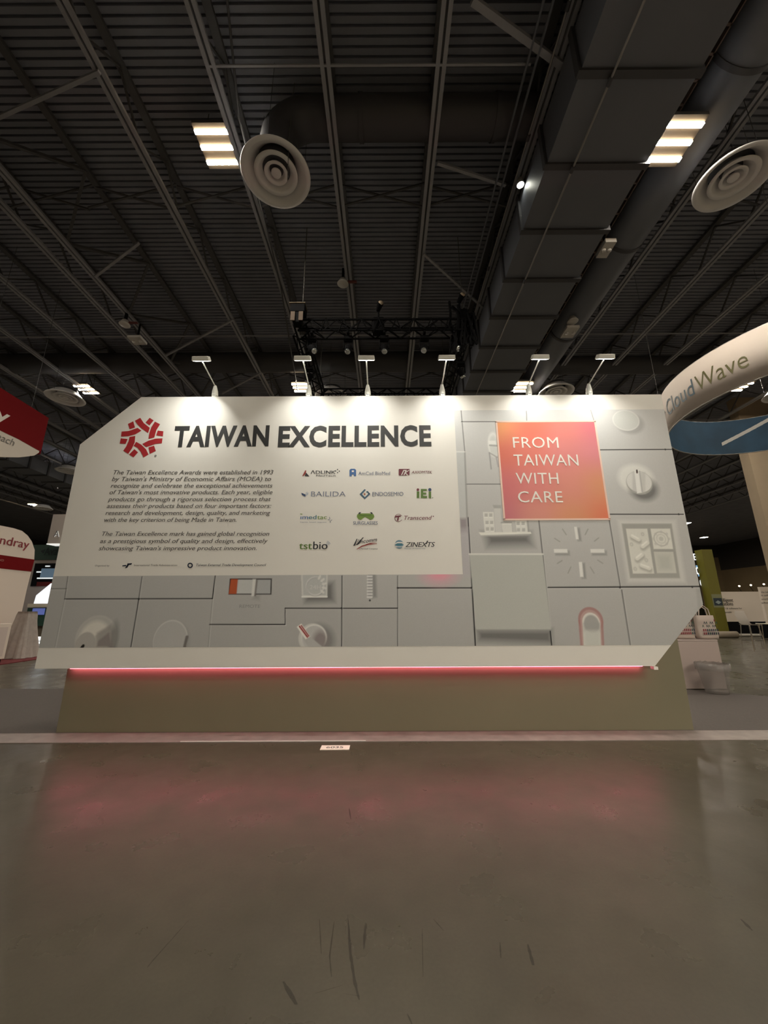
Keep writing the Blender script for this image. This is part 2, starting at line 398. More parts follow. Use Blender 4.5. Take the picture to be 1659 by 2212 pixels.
for x, y in ((2.6, -6.0), (16.5, -6.0), (5.5, -7.4), (9.9, -3.1), (9.9, -7.4), (3.4, -10.0), (3.0, -12.5), (7.7, -9.5), (7.7, -12.5), (12, -9.5), (3.4, -7.6), (5.5, -14.2)):  # fill lamps added off the grid to brighten the front of the wall
    copy_tree(L0, (x, y, 10.0), 'added three-bar fill lamp, unseen behind the viewer, brightening the display wall')

# ------------------------------------------------------------------ small ceiling fittings
whitep = mat('white_plastic', (.55, .53, .5), .5)
blackp = mat('black_plastic', (.006, .006, .007), .85, spec=.1)
redp = mat('red_fitting', (.12, .02, .015), .5)
def cspeaker(p, label, red=True):
    t = thing('ceiling_speaker', label, 'ceiling speaker', p, 'round white ceiling speakers')
    x, y, z = p
    MB().lathe([(.0, 0), (.13, .0), (.15, .02), (.13, .05), (.08, .16), (.0, .2)], (x, y, z), 24).build('horn', whitep, t)
    MB().box(x-.03, x+.03, y-.03, y+.03, z+.18, z+.5).build('bracket', blackp, t)
    if red: MB().box(x+.12, x+.36, y-.03, y+.03, z+.06, z+.10).build('red_bracket', redp, t)
cspeaker((-7.6, 9.6, 9.6), 'round white speaker on the raked truss at left'); cspeaker((-1.06, 8.33, 9.75), 'small round white speaker under the joist above the lighting truss')
cspeaker((5.26, 9.1, 9.2), 'round white speaker under the round duct at right', False)
def box_fitting(p, sx, sy, sz, label, up_=.2):
    t = thing('emergency_light', label, 'emergency light', p, 'pale box fittings under the ceiling'); x, y, z = p
    MB().box(x-sx, x+sx, y-sy, y+sy, z, z+sz).build('box', whitep, t, .01)
    b = MB(); b.box(x-.02, x+.02, y-.02, y+.02, z+sz, z+up_).build('bracket', blackp, t)
    for s_ in (-.5, .5): MB().lathe([(0, -.03), (.045, -.03), (.05, .0), (.05, .02)], (x+sx*s_, y, z), 14).build('lens', whitep, t)
box_fitting((4.86, 6.75, 9.05), .12, .2, .1, 'pale square box between the rectangular and round ducts', 1.85)
box_fitting((5.3, 9.38, 9.08), .18, .22, .08, 'pale box fitting just below the right speaker'); box_fitting((-7.52, 10.1, 9.45), .2, .18, .08, 'pale box fitting with two lamps on the raked truss', .6)
t = thing('spotlight', 'small lit round spotlight on the bright conduit', 'spotlight', (2.77, 5.91, 9.75))
MB().lathe([(.07, .0), (.075, .02), (.06, .14), (0, .15)], (2.77, 5.91, 9.75), 20).build('lamp_can', whitep, t)
MB().lathe([(0, .004), (.065, .004)], (2.77, 5.91, 9.75), 20).build('lamp_lens', mat('spot_glow', (1., 1., .85), .5, emit=25), t)

# ------------------------------------------------------------------ the display wall
YP = 5.103; YB = 5.353
XL, XR, ZB, ZT = -4.359, 4.098, .794, 4.554
def P(px, py):
    q = on_y(px, py, YP); return (q.x, q.z)
def surf(u, v, off=0.0): return (u, YP-off, v)
wallT = thing('display_wall', 'big white exhibition display wall with cut corners and printed graphics', 'display wall', (-.13, YB, 0))
white = mat('panel_white', (.80, .775, .72), .5, noise=.015, nscale=1.5)
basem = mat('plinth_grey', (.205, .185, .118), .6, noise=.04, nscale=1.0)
out = [(XL, ZB), (XL, 3.801), (-3.593, ZT), (XR, ZT), (XR, 1.537), (3.349, ZB)]
panel = MB().prism(out, lambda u, v: (u, YP, v), lambda u, v: (u, YP+.06, v)).build('front_panel', white, wallT)
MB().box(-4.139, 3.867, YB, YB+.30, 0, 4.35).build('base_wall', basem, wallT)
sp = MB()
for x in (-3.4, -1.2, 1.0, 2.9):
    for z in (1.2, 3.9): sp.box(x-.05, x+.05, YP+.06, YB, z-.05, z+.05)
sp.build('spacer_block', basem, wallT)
pink = mat('pink_strip_glow', (1.0, .20, .30), .5, emit=LED_STRENGTH)
tag(MB().box(-4.07, 3.32, YB-.05, YB-.02, ZB-.03, ZB-.012).build('light_strip', pink, wallT), 'glowing pink light strip')
c = P(1415, 1441)
MB().box(c[0]-.02, c[0]+.03, YP-.01, YP+.06, c[1]-.03, c[1]+.005).build('corner_clip', mat('clip_white', (.9, .88, .82), .3), wallT)

# --- the printed picture: a flat sheet of pale moulded shapes, painted as ink on a fine grid (metres on the panel)
CS = .0072
gx = np.arange(XL, XR+CS, CS); gz = np.arange(1.04, 4.312, CS)
GX, GZ = np.meshgrid(gx, gz)
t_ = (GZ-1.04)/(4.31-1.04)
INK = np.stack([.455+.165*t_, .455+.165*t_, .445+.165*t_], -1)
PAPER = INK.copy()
def win(x0, x1, z0, z1):
    return (slice(max(0, int((z0-1.04)/CS)), max(0, int((z1-1.04)/CS)+2)), slice(max(0, int((x0-XL)/CS)), max(0, int((x1-XL)/CS)+2)))
def blend(s, a, col):
    a = a[..., None]; c = np.asarray(col, float)
    INK[s] = INK[s]*(1-a)+(INK[s]*c if c.ndim == 0 else c)*a
def seg(p, q, w, col, al=1.0, blur=.008):
    (x0, z0), (x1, z1) = P(*p), P(*q); pad = w+blur*2
    s = win(min(x0,x1)-pad, max(x0,x1)+pad, min(z0,z1)-pad, max(z0,z1)+pad); X, Z = GX[s], GZ[s]
    dx, dz = x1-x0, z1-z0; L = dx*dx+dz*dz
    h = np.clip(((X-x0)*dx+(Z-z0)*dz)/L, 0, 1); d_ = np.hypot(X-x0-h*dx, Z-z0-h*dz)
    blend(s, al*np.clip((w+blur-d_)/blur, 0, 1), col)
def poly(pts, col, al=1.0, blur=.01, shift=(0,0), grow=0.0):
    q = [(P(*p)[0]+shift[0], P(*p)[1]+shift[1]) for p in pts]; xs = [a[0] for a in q]; zs = [a[1] for a in q]; pad = blur*2+abs(grow)
    s = win(min(xs)-pad, max(xs)+pad, min(zs)-pad, max(zs)+pad); X, Z = GX[s], GZ[s]
    A = sum(q[i][0]*q[(i+1)%len(q)][1]-q[(i+1)%len(q)][0]*q[i][1] for i in range(len(q)))
    if A < 0: q = q[::-1]
    d_ = np.full(X.shape, -9.)
    for i in range(len(q)):
        (x0, z0), (x1, z1) = q[i], q[(i+1)%len(q)]; l = math.hypot(x1-x0, z1-z0) or 1e-6
        d_ = np.maximum(d_, ((X-x0)*(z1-z0)-(Z-z0)*(x1-x0))/l)
    blend(s, al*np.clip((grow+blur/2-d_)/blur, 0, 1), col)
def ell(c, rx, rz, col, al=1.0, blur=.012, inner=None, shift=(0,0), half=None):
    x0, z0 = P(*c); x0 += shift[0]; z0 += shift[1]; k = .0059; rx *= k; rz *= k; pad = blur*2
    s = win(x0-rx-pad, x0+rx+pad, z0-rz-pad, z0+rz+pad); X, Z = GX[s], GZ[s]
    d_ = (np.hypot((X-x0)/rx, (Z-z0)/rz)-1)*min(rx, rz); a = np.clip((blur/2-d_)/blur, 0, 1)
    if inner: a = a*np.clip((d_+inner*k)/blur+.5, 0, 1)
    if half is not None: a = a*np.clip(.5+((X-x0)*half[0]+(Z-z0)*half[1])/(min(rx, rz))*.9, 0, 1)
    blend(s, al*a, col)
LN = (.10, .10, .10)
def groove(p, q, w=.0045, al=.8):
    seg((p[0]+1.2, p[1]+1.2), (q[0]+1.2, q[1]+1.2), w, (.72,.72,.70), .35); seg(p, q, w, LN, al, .006)
# right part: seams between the moulded tiles
for a, c, w_, al in [((996,887),(1004,975),.005,.5), ((997,911),(1072,911),.005,.6), ((1137,888),(1138,911),.004,.5), ((1276,886),(1284,912),.004,.4), ((1007,1046),(1082,1046),.005,.55),
        ((1011,1118),(1027,1397),.006,.85), ((1294,972),(1451,971),.005,.85), ((1318,1111),(1476,1111),.005,.85), ((1164,1124),(1172,1197),.006,.6), ((1172,1197),(1192,1397),.006,.75),
        ((1316,1123),(1340,1268),.005,.6), ((1184,1269),(1513,1267),.006,.9), ((1343,1275),(1362,1396),.007,.55)]: groove(a, c, w_, al)
# bottom part: seams
for a, c, w_, al in [((107,1272),(144,1272),.004,.5), ((147,1244),(140,1294),.004,.5), ((140,1294),(459,1293),.0045,.85), ((307,1246),(300,1294),.004,.6), ((300,1294),(283,1397),.0045,.75), ((465,1244),(459,1293),.004,.85),
        ((140,1294),(119,1397),.004,.2), ((459,1295),(450,1397),.004,.25), ((453,1349),(616,1349),.0045,.85), ((616,1314),(616,1349),.004,.7), ((616,1314),(859,1314),.0045,.85), ((739,1244),(738,1397),.0045,.75),
        ((859,1244),(859,1397),.004,.6), ((859,1270),(1018,1270),.006,.85)]: groove(a, c, w_, al)
for p in [(300,1294), (738,1314), (859,1270), (1018,1270), (1437,971), (1466,1111), (1339,1269), (1495,1268)]: ell(p, 2.2, 2.2, LN, .9, .006)
# raised strip at the left of the picture and the pinkish slot below it
poly([(986,976),(1003,976),(1008,1118),(992,1118)], (.56,.57,.56), .9); seg((1004,978),(1009,1118), .008, (.40,.40,.39), .8); seg((986,976),(1003,976), .006, (.72,.72,.70), .7)
poly([(992,1120),(1009,1120),(1010,1150),(994,1150)], (.36,.33,.34), .8, .05); poly([(994,1140),(1011,1140),(1016,1245),(999,1245)], (.50,.48,.50), .6, .05)
# disc at the top
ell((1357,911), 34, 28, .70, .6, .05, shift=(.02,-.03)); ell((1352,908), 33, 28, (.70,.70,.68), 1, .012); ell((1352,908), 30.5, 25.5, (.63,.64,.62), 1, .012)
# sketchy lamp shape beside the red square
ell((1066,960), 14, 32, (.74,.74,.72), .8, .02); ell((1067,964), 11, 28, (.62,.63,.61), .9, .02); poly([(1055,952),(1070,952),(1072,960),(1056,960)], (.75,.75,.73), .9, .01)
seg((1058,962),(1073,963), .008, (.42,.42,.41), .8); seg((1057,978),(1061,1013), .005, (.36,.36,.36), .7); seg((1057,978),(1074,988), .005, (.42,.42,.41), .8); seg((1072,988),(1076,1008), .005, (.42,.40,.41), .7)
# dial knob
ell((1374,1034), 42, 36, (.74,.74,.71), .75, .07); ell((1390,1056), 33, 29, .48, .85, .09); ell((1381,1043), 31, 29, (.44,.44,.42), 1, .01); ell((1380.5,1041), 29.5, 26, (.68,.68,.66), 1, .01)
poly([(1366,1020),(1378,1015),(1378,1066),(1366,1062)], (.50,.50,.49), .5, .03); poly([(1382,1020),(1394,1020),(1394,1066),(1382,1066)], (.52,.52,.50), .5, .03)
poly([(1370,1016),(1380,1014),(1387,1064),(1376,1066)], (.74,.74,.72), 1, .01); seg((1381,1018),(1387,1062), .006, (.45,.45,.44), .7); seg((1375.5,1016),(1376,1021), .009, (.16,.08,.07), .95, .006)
# little town on a shelf
poly([(1046,1152),(1145,1152),(1150,1178),(1054,1180)], .50, .9, .14)
for q, c_ in [([(1043,1106),(1066,1106),(1069,1150),(1047,1150)], (.68,.68,.65)), ([(1067,1092),(1080,1092),(1085,1150),(1070,1150)], (.60,.60,.58)), ([(1083,1128),(1104,1128),(1107,1150),(1086,1150)], (.66,.66,.63)), ([(1106,1124),(1112,1124),(1115,1150),(1108,1150)], (.56,.56,.54)), ([(1113,1124),(1137,1124),(1140,1150),(1116,1150)], (.68,.68,.65))]: poly(q, c_, 1, .008)
poly([(1064,1091),(1082,1091),(1083,1098),(1067,1098)], (.44,.44,.43), .9, .012); seg((1083,1129),(1104,1129), .007, (.42,.42,.41), .8); seg((1140,1126),(1142,1149), .006, (.40,.40,.38), .7); seg((1086,1132),(1104,1132), .004, (.74,.74,.71), .8)
for wx, wz in [(1050,1113), (1060,1113), (1052,1129), (1062,1129), (1053,1143), (1063,1143), (1119,1131), (1130,1131), (1120,1145), (1131,1145)]:
    poly([(wx-3.4,wz-4),(wx+3.4,wz-4),(wx+3.4,wz+4),(wx-3.4,wz+4)], (.50,.50,.48), .9, .008); seg((wx-3,wz+4.5),(wx+3,wz+4.5), .003, (.76,.76,.73), .9)
poly([(1034,1150),(1146,1149),(1148,1153),(1039,1157)], (.73,.73,.69), 1, .008); seg((1040,1157.5),(1143,1155), .006, (.50,.50,.48), .7)
# wide raised plate
poly([(1030,1361),(1191,1361),(1192,1390),(1034,1384)], .55, .9, .10); poly([(1014,1197),(1172,1197),(1190,1361),(1029,1361)], (.50,.51,.485), 1, .01)
seg((1014,1197),(1172,1197), .008, (.70,.70,.67), .8); seg((1030,1361),(1190,1361), .006, (.36,.36,.35), .7)
# clock marks
def bar_(q, sh): 
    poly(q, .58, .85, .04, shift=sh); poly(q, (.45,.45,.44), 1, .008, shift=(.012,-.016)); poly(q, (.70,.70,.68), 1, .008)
bar_([(1240,1138),(1246,1138),(1250,1165),(1244,1165)], (.03,-.02)); bar_([(1196,1186),(1225,1186),(1226,1194),(1197,1194)], (.02,-.03))
bar_([(1275,1186),(1305,1186),(1306,1194),(1276,1194)], (.02,-.03)); bar_([(1250,1214),(1257,1214),(1260,1246),(1253,1246)], (.03,-.02))
for a, c in [((1215,1143),(1223,1155)), ((1270,1143),(1264,1155)), ((1198,1163),(1209,1170)), ((1293,1162),(1284,1169)), ((1204,1217),(1214,1211)), ((1302,1217),(1291,1210)), ((1227,1238),(1233,1225)), ((1283,1238),(1275,1225))]: seg(a, c, .004, (.38,.38,.36), .75, .007)
# pill tray
def rr(x0, y0, x1, y1, lean=.155): return [(x0, y0), (x1, y0), (x1+(y1-y0)*lean, y1), (x0+(y1-y0)*lean, y1)]
poly(rr(1340,1128,1456,1254), (.66,.66,.63), .55, .06, grow=.03); poly(rr(1345,1133,1449,1247), (.43,.43,.41), 1, .02, grow=.012)
poly(rr(1352,1142,1398,1239), (.66,.66,.62), 1, .012); poly(rr(1405,1142,1447,1186), (.68,.68,.64), 1, .012); poly(rr(1412,1192,1454,1238), (.60,.60,.56), 1, .012); poly(rr(1418,1198,1448,1232), (.50,.51,.48), .7, .09)
for a, c in [((1366,1158),(1379,1165)), ((1388,1180),(1398,1172)), ((1376,1206),(1386,1198)), ((1386,1221),(1402,1227))]:
    seg((a[0]+1,a[1]+4), (c[0]+1,c[1]+4), .022, (.40,.40,.37), .6, .03); seg(a, c, .022, (.68,.68,.64), 1, .012); seg((a[0]-1,a[1]-2), (c[0]-1,c[1]-2), .006, (.78,.78,.74), .8)
for c in [(1364,1176), (1388,1154), (1372,1229), (1396,1210)]: ell(c, 4, 4.5, (.52,.52,.49), .8, .012); ell(c, 2.2, 2.4, (.64,.64,.60), .8, .01)
ell((1428,1164), 17, 17, (.46,.46,.43), .8, .012, inner=2); ell((1428,1164), 11, 11, (.54,.54,.51), .7, .012, inner=2); ell((1428,1164), 5, 5, (.52,.52,.49), .7, .01)
for k in range(8): ell((1428+17*math.cos(k*pi/4), 1164+15*math.sin(k*pi/4)), 3.2, 3.2, (.56,.56,.53), .7, .01)
# arch with a pink rim
q = [(1250,1340),(1302,1340),(1305,1397),(1254,1397)]
ell((1276,1340), 27, 28, (.43,.29,.28), .85, .012); poly([(1249,1340),(1302.5,1340),(1305.5,1400),(1254,1400)], (.44,.30,.29), .85, .012)
ell((1276,1342), 22, 24, (.50,.39,.375), 1, .012); poly([(1254,1342),(1298,1342),(1301,1400),(1258,1400)], (.50,.39,.375), 1, .012)
ell((1277,1345), 19, 21, (.66,.65,.62), 1, .012); poly([(1258,1345),(1296,1345),(1298,1400),(1261,1400)], (.60,.60,.57), 1, .012)
ell((1278,1348), 16.5, 19, (.40,.40,.39), .9, .02); poly([(1262,1348),(1294,1348),(1295,1362),(1263,1362)], (.42,.42,.41), .9, .05); poly([(1263,1362),(1294,1362),(1297,1400),(1264,1400)], (.56,.57,.54), .9, .05)
poly([(1503,1272),(1514,1272),(1518,1318),(1508,1318)], (.42,.42,.41), .7, .03)
# sliding switch with a red end
poly([(497,1250),(587,1250),(586,1284),(494,1284)], (.10,.09,.09), .95, .01, grow=.002); poly([(499,1252),(585,1252),(584,1282.5),(496,1282.5)], (.47,.48,.48), 1, .01)
poly([(499,1251),(514,1251),(511,1283),(494,1283)], (.50,.235,.185), 1, .01); poly([(515,1252),(552,1252),(550,1282),(512,1282)], (.56,.57,.56), 1, .01)
poly([(546,1251),(553,1251),(550,1288),(543,1288)], (.66,.66,.64), 1, .01); poly([(553,1252),(557,1253),(553,1288),(549,1288)], (.30,.29,.28), .9, .015); poly([(551,1286),(562,1286),(560,1296),(546,1294)], .75, .6, .05)
# keycap with a ring
poly([(656,1262),(720,1258),(722,1299),(660,1301)], .52, .85, .09); poly([(650,1234),(708,1234),(707,1290),(652,1290)], (.62,.62,.60), 1, .012)
poly([(654,1234),(705,1234),(704,1286),(655,1286)], (.53,.54,.53), 1, .012); seg((653,1289),(706,1289), .007, (.75,.75,.73), .9)
ell((681,1266), 21, 21, (.66,.66,.65), .9, .012, inner=3); ell((682,1267.5), 21, 21, (.42,.42,.42), .6, .012, inner=2)
for k in range(5): 
    a = -1.1+k*.45; seg((681+17*math.cos(a), 1265+17*math.sin(a)), (681+23*math.cos(a), 1265+23*math.sin(a)), .010, (.68,.68,.66), .9)
# ribbed spring
poly([(803,1234),(812,1234),(814,1290),(805,1292)], .66, .8, .04); poly([(795,1234),(804,1234),(803,1292),(795,1292)], (.36,.36,.36), 1, .01)
for k in range(8): seg((794,1245+k*6.4), (803,1245+k*6.4), .008, (.66,.66,.65), .95, .008)
ell((799,1297), 2.2, 2.2, LN, .8, .008)
# striped pointer knob
ell((688,1384), 34, 34, .60, .7, .09); ell((675,1378), 30, 30, (.60,.60,.58), 1, .015); ell((680,1378), 26, 27, (.54,.54,.53), 1, .02); ell((692,1384), 16, 20, (.33,.30,.30), .85, .07)
ell((678,1378), 28, 28, (.74,.74,.72), .7, .012, inner=3, half=(0,1)); poly([(655,1378),(668,1374),(700,1400),(668,1402)], (.50,.50,.49), 1, .015)
poly([(641,1354),(651,1347),(670,1375),(660,1381)], (.78,.76,.72), 1, .01); seg((647,1353),(664,1376), .006, (.36,.05,.06), 1, .006); seg((651,1351.5),(667,1374), .004, (.36,.05,.06), 1, .006)
# domed knob and flat disc at lower left
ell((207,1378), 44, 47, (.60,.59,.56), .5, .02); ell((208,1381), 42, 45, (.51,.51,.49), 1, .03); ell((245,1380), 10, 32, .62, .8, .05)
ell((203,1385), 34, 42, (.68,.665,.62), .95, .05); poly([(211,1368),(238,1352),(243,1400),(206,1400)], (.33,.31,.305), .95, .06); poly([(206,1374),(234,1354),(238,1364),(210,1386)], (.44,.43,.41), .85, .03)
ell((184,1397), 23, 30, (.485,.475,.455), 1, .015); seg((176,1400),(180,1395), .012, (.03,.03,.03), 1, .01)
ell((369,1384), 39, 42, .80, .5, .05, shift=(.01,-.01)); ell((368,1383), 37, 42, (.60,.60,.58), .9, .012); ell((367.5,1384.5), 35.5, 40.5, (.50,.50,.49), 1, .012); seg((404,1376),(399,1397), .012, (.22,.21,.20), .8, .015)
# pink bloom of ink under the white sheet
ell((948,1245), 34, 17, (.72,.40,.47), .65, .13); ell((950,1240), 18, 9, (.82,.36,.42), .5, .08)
# print contrast and ink variation of the paper
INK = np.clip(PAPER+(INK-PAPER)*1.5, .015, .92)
INK *= (1+.012*rng.standard_normal(INK.shape[:2]))[..., None]
keep = (GX >= 1.02) | (GZ <= 1.93)
idx = -np.ones(GX.shape, int); nzv, nxv = GX.shape
cell = keep[:-1, :-1] & (GX[:-1, :-1] < XR) 
use = np.zeros(GX.shape, bool)
for a_ in (0, 1):
    for b_ in (0, 1): use[a_:nzv-1+a_, b_:nxv-1+b_] |= cell
idx[use] = np.arange(use.sum())
vx = np.clip(GX[use], XL, XR-.001); vz = np.clip(GZ[use], 1.04, 4.31)
co = np.stack([vx, np.full(vx.shape, YP-.0015), vz], -1)
ii, jj = np.nonzero(cell)
quads = np.stack([idx[ii, jj], idx[ii, jj+1], idx[ii+1, jj+1], idx[ii+1, jj]], -1)
# keep only the part above the cut lower right corner
def below_cut(x, z): return (z-ZB)*(XR-3.349)-(x-3.349)*(1.537-ZB) < 0
bad = below_cut(co[:, 0], co[:, 2])
mv = np.nonzero(bad)[0]
lx = 3.349+(co[mv, 2]-ZB)*(XR-3.349)/(1.537-ZB)
co[mv, 0] = np.maximum(lx, co[mv, 0]-CS*1.6)
qb = below_cut(co[quads, 0]+.0005, co[quads, 2]).all(1)
quads = quads[~qb]
pw = wallT.location
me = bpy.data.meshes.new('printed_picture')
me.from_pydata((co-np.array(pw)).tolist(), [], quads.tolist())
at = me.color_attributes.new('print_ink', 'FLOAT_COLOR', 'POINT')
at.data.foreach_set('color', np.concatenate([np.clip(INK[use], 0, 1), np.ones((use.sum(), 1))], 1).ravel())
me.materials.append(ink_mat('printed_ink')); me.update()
pic = bpy.data.objects.new('printed_picture', me); COL.objects.link(pic); pic.parent = wallT
pic['label'] = 'printed picture of pale moulded knobs, tiles and switches'
m_ = MB()
a = P(517, 1313); c = P(562, 1313); m_.text('REMOTE', a, c, .04, surf, 0, .003)
a = P(669, 1273); c = P(693, 1273); m_.text('24H', a, c, .055, surf, 1, .003, bold=.01)
m_.build('picture_lettering', [mat('grey_ink', (.30,.30,.30)), mat('pale_ink', (.66,.66,.65))], wallT)

# --- red slogan square
sx0, sx1, sz0, sz1 = 1.63, 3.057, 2.665, 4.122
n = 28; ctrl = np.array([[(.60,.17,.20), (.72,.28,.22), (.74,.30,.15), (.80,.20,.10)], [(.66,.16,.17), (.74,.22,.20), (.76,.27,.21), (.74,.30,.15)],
                         [(.72,.16,.10), (.76,.19,.14), (.74,.23,.22), (.70,.22,.25)], [(.84,.33,.11), (.82,.15,.08), (.76,.20,.16), (.62,.14,.18)]])
vs, fs, cs = [], [], []
for i in range(n+1):
    for j in range(n+1):
        u, v = j/n*3, i/n*3; a, b_ = min(int(u), 2), min(int(v), 2); fu, fv = u-a, v-b_
        fu = fu*fu*(3-2*fu); fv = fv*fv*(3-2*fv)
        c = (ctrl[b_][a]*(1-fu)+ctrl[b_][a+1]*fu)*(1-fv)+(ctrl[b_+1][a]*(1-fu)+ctrl[b_+1][a+1]*fu)*fv
        vs.append(surf(sx0+(sx1-sx0)*j/n, sz0+(sz1-sz0)*i/n, .006)); cs.append((*c, 1))
fs = [(i*(n+1)+j, i*(n+1)+j+1, (i+1)*(n+1)+j+1, (i+1)*(n+1)+j) for i in range(n) for j in range(n)]
me = bpy.data.meshes.new('slogan_square'); me.from_pydata([tuple(Vector(p)-pw) for p in vs], [], fs)
at = me.color_attributes.new('print_ink', 'FLOAT_COLOR', 'POINT'); at.data.foreach_set('color', np.array(cs).ravel())
me.materials.append(ink_mat('red_printed_ink')); sq = bpy.data.objects.new('slogan_square', me); COL.objects.link(sq); sq.parent = wallT
sq['label'] = 'orange and pink square printed with a slogan'
b = MB(); e = .012
b.box(sx0-e, sx1+e, YP-.0075, YP-.002, sz1-e, sz1+e).box(sx0-e, sx1+e, YP-.0075, YP-.002, sz0-e, sz0+e).box(sx0-e, sx0+e, YP-.0075, YP-.002, sz0, sz1).box(sx1-e, sx1+e, YP-.0075, YP-.002, sz0, sz1)
b.build('square_border', mat('border_pink', (.88, .62, .52)), sq)
b = MB()
def Q1(x, y): return P(960+x/2.860, 860+y/2.860)
for tx, xa, xb, yb, yt in [('FROM', 425, 706, 308, 243), ('TAIWAN', 430, 829, 418, 350), ('WITH', 443, 706, 530, 463), ('CARE', 456, 732, 645, 577)]:
    A, B_ = Q1(xa, yb), Q1(xb, yb); b.text(tx, A, B_, Q1(xa, yt)[1]-A[1], surf, 0, .009, space=1.05)
b.build('slogan_lettering', mat('slogan_white', (.88, .82, .76)), sq)

# --- headline, emblem, paragraphs, organisers
blackink = mat('black_ink', (.028, .028, .028)); redink = mat('emblem_red', (.40, .022, .028)); redpale = mat('emblem_pale', (.72, .47, .42))
b = MB()
for tx, xa, xb in [('TAIWAN', 373, 580), ('EXCELLENCE', 600, 932)]:
    A, B_ = P(xa, 964), P(xb, 962); b.text(tx, A, B_, P(xa, 923)[1]-A[1], surf, 0, .003, bold=.038, space=1.06, hard=True)
b.build('headline', blackink, panel)
def E_(x, y): return P(240+x/7.9, 890+y/7.9)
bands = [[(410,150),(500,100),(560,190),(662,270),(635,360),(520,280),(450,210)], [(750,165),(838,210),(775,310),(740,435),(640,460),(655,360),(690,260)],
    [(880,450),(868,535),(760,545),(600,600),(535,545),(640,490),(760,455)], [(430,510),(520,560),(600,640),(640,725),(555,775),(510,680),(450,610),(385,580)],
    [(318,425),(415,408),(405,520),(360,620),(295,715),(210,660),(260,590),(300,500)], [(182,335),(300,325),(455,272),(520,320),(420,380),(290,415),(172,420)],
    [(290,205),(380,160),(410,265),(320,295)], [(660,100),(728,145),(660,228),(592,180)], [(800,318),(895,330),(885,415),(772,400)], [(735,575),(765,665),(665,715),(640,605)],
    [(400,635),(462,690),(385,775),(310,725)], [(168,450),(285,462),(250,545),(150,540)]]
b = MB()
for q in bands: b.sheet([E_(*p) for p in q], surf, 0, .003)
cx, cz = E_(760, 748); b.sheet([(cx+.016*math.cos(k*pi/8), cz+.016*math.sin(k*pi/8)) for k in range(16)], surf, 1, .003)
b.build('emblem', [redink, mat('grey_dot_ink', (.25, .25, .24))], panel)
textink = mat('text_ink', (.10, .095, .09))
def Q7(x, y): return P(180+x/3.456, 860+y/3.456)
paras = [[('The Taiwan Excellence Awards were established in 1993', 224, 1418, 570), ("by Taiwan's Ministry of Economic Affairs (MOEA) to", 213, 1402, 619), ('recognize and celebrate the exceptional achievements', 204, 1412, 669),
    ("of Taiwan's most innovative products. Each year, eligible", 195, 1412, 718), ('products go through a rigorous selection process that', 185, 1400, 770), ('assesses their products based on four important factors:', 175, 1403, 820),
    ('research and development, design, quality, and marketing', 165, 1396, 872), ('with the key criterion of being Made in Taiwan.', 155, 1143, 924)],
    [('The Taiwan Excellence mark has gained global recognition', 138, 1388, 1028), ('as a prestigious symbol of quality and design, effectively', 124, 1376, 1082), ("showcasing Taiwan's impressive product innovation.", 115, 1294, 1136)]]
for pr in paras:
    b = MB()
    for tx, xa, xb, yb in pr: A = Q7(xa, yb); b.text(tx, A, Q7(xb, yb-1), Q7(xa, yb-31)[1]-A[1], surf, 0, .003, bold=.022, shear=.22)
    b.build('paragraph', textink, panel)
b = MB()
def T(b, s, x0, y0, x1, y1, cap, q, m=0, **k):
    A = q(x0, y0); b.text(s, A, q(x1, y1), q(x0, y0-cap)[1]-A[1], surf, m, .003, **k)
def poly_(b, pts, q, m=0, off=.003): b.sheet([q(*p) for p in pts], surf, m, off)
def disc_(b, cx, cy, r, q, m=0, off=.003, ry=None, n=20): poly_(b, [(cx+r*math.cos(2*pi*k/n), cy+(ry or r)*math.sin(2*pi*k/n)) for k in range(n)], q, m, off)
def ring_(b, cx, cy, r, w_, q, m=0, off=.003, a0=0, a1=2*pi, n=28, ry=None):
    ry = ry or r; s = ry/r
    for k in range(n):
        a, c = a0+(a1-a0)*k/n, a0+(a1-a0)*(k+1)/n
        poly_(b, [(cx+r*math.cos(a), cy+ry*math.sin(a)), (cx+r*math.cos(c), cy+ry*math.sin(c)), (cx+(r-w_)*math.cos(c), cy+(r-w_)*s*math.sin(c)), (cx+(r-w_)*math.cos(a), cy+(r-w_)*s*math.sin(a))], q, m, off)
def Qo(x, y): return P(190+x/4.046, 1190+y/4.046)
T(b, 'Organized by', 62, 136, 188, 136, 14, Qo, 0, shear=.15)
poly_(b, [(303,127),(335,122),(335,134),(300,136)], Qo, 1); poly_(b, [(345,110),(388,107),(380,121),(345,125)], Qo, 1); poly_(b, [(348,112),(362,118),(345,148),(325,152)], Qo, 1)
T(b, 'International Trade Administration', 402, 134, 780, 133, 17, Qo, 2, shear=.1)
ring_(b, 894, 127, 24, 11, Qo, 1)
T(b, 'Taiwan External Trade Development Council', 945, 134, 1556, 133, 21, Qo, 1, bold=.01, shear=.2)
b.build('organiser_line', [textink, mat('navy_ink', (.02, .028, .05)), mat('grey_text_ink', (.16, .15, .14))], panel)

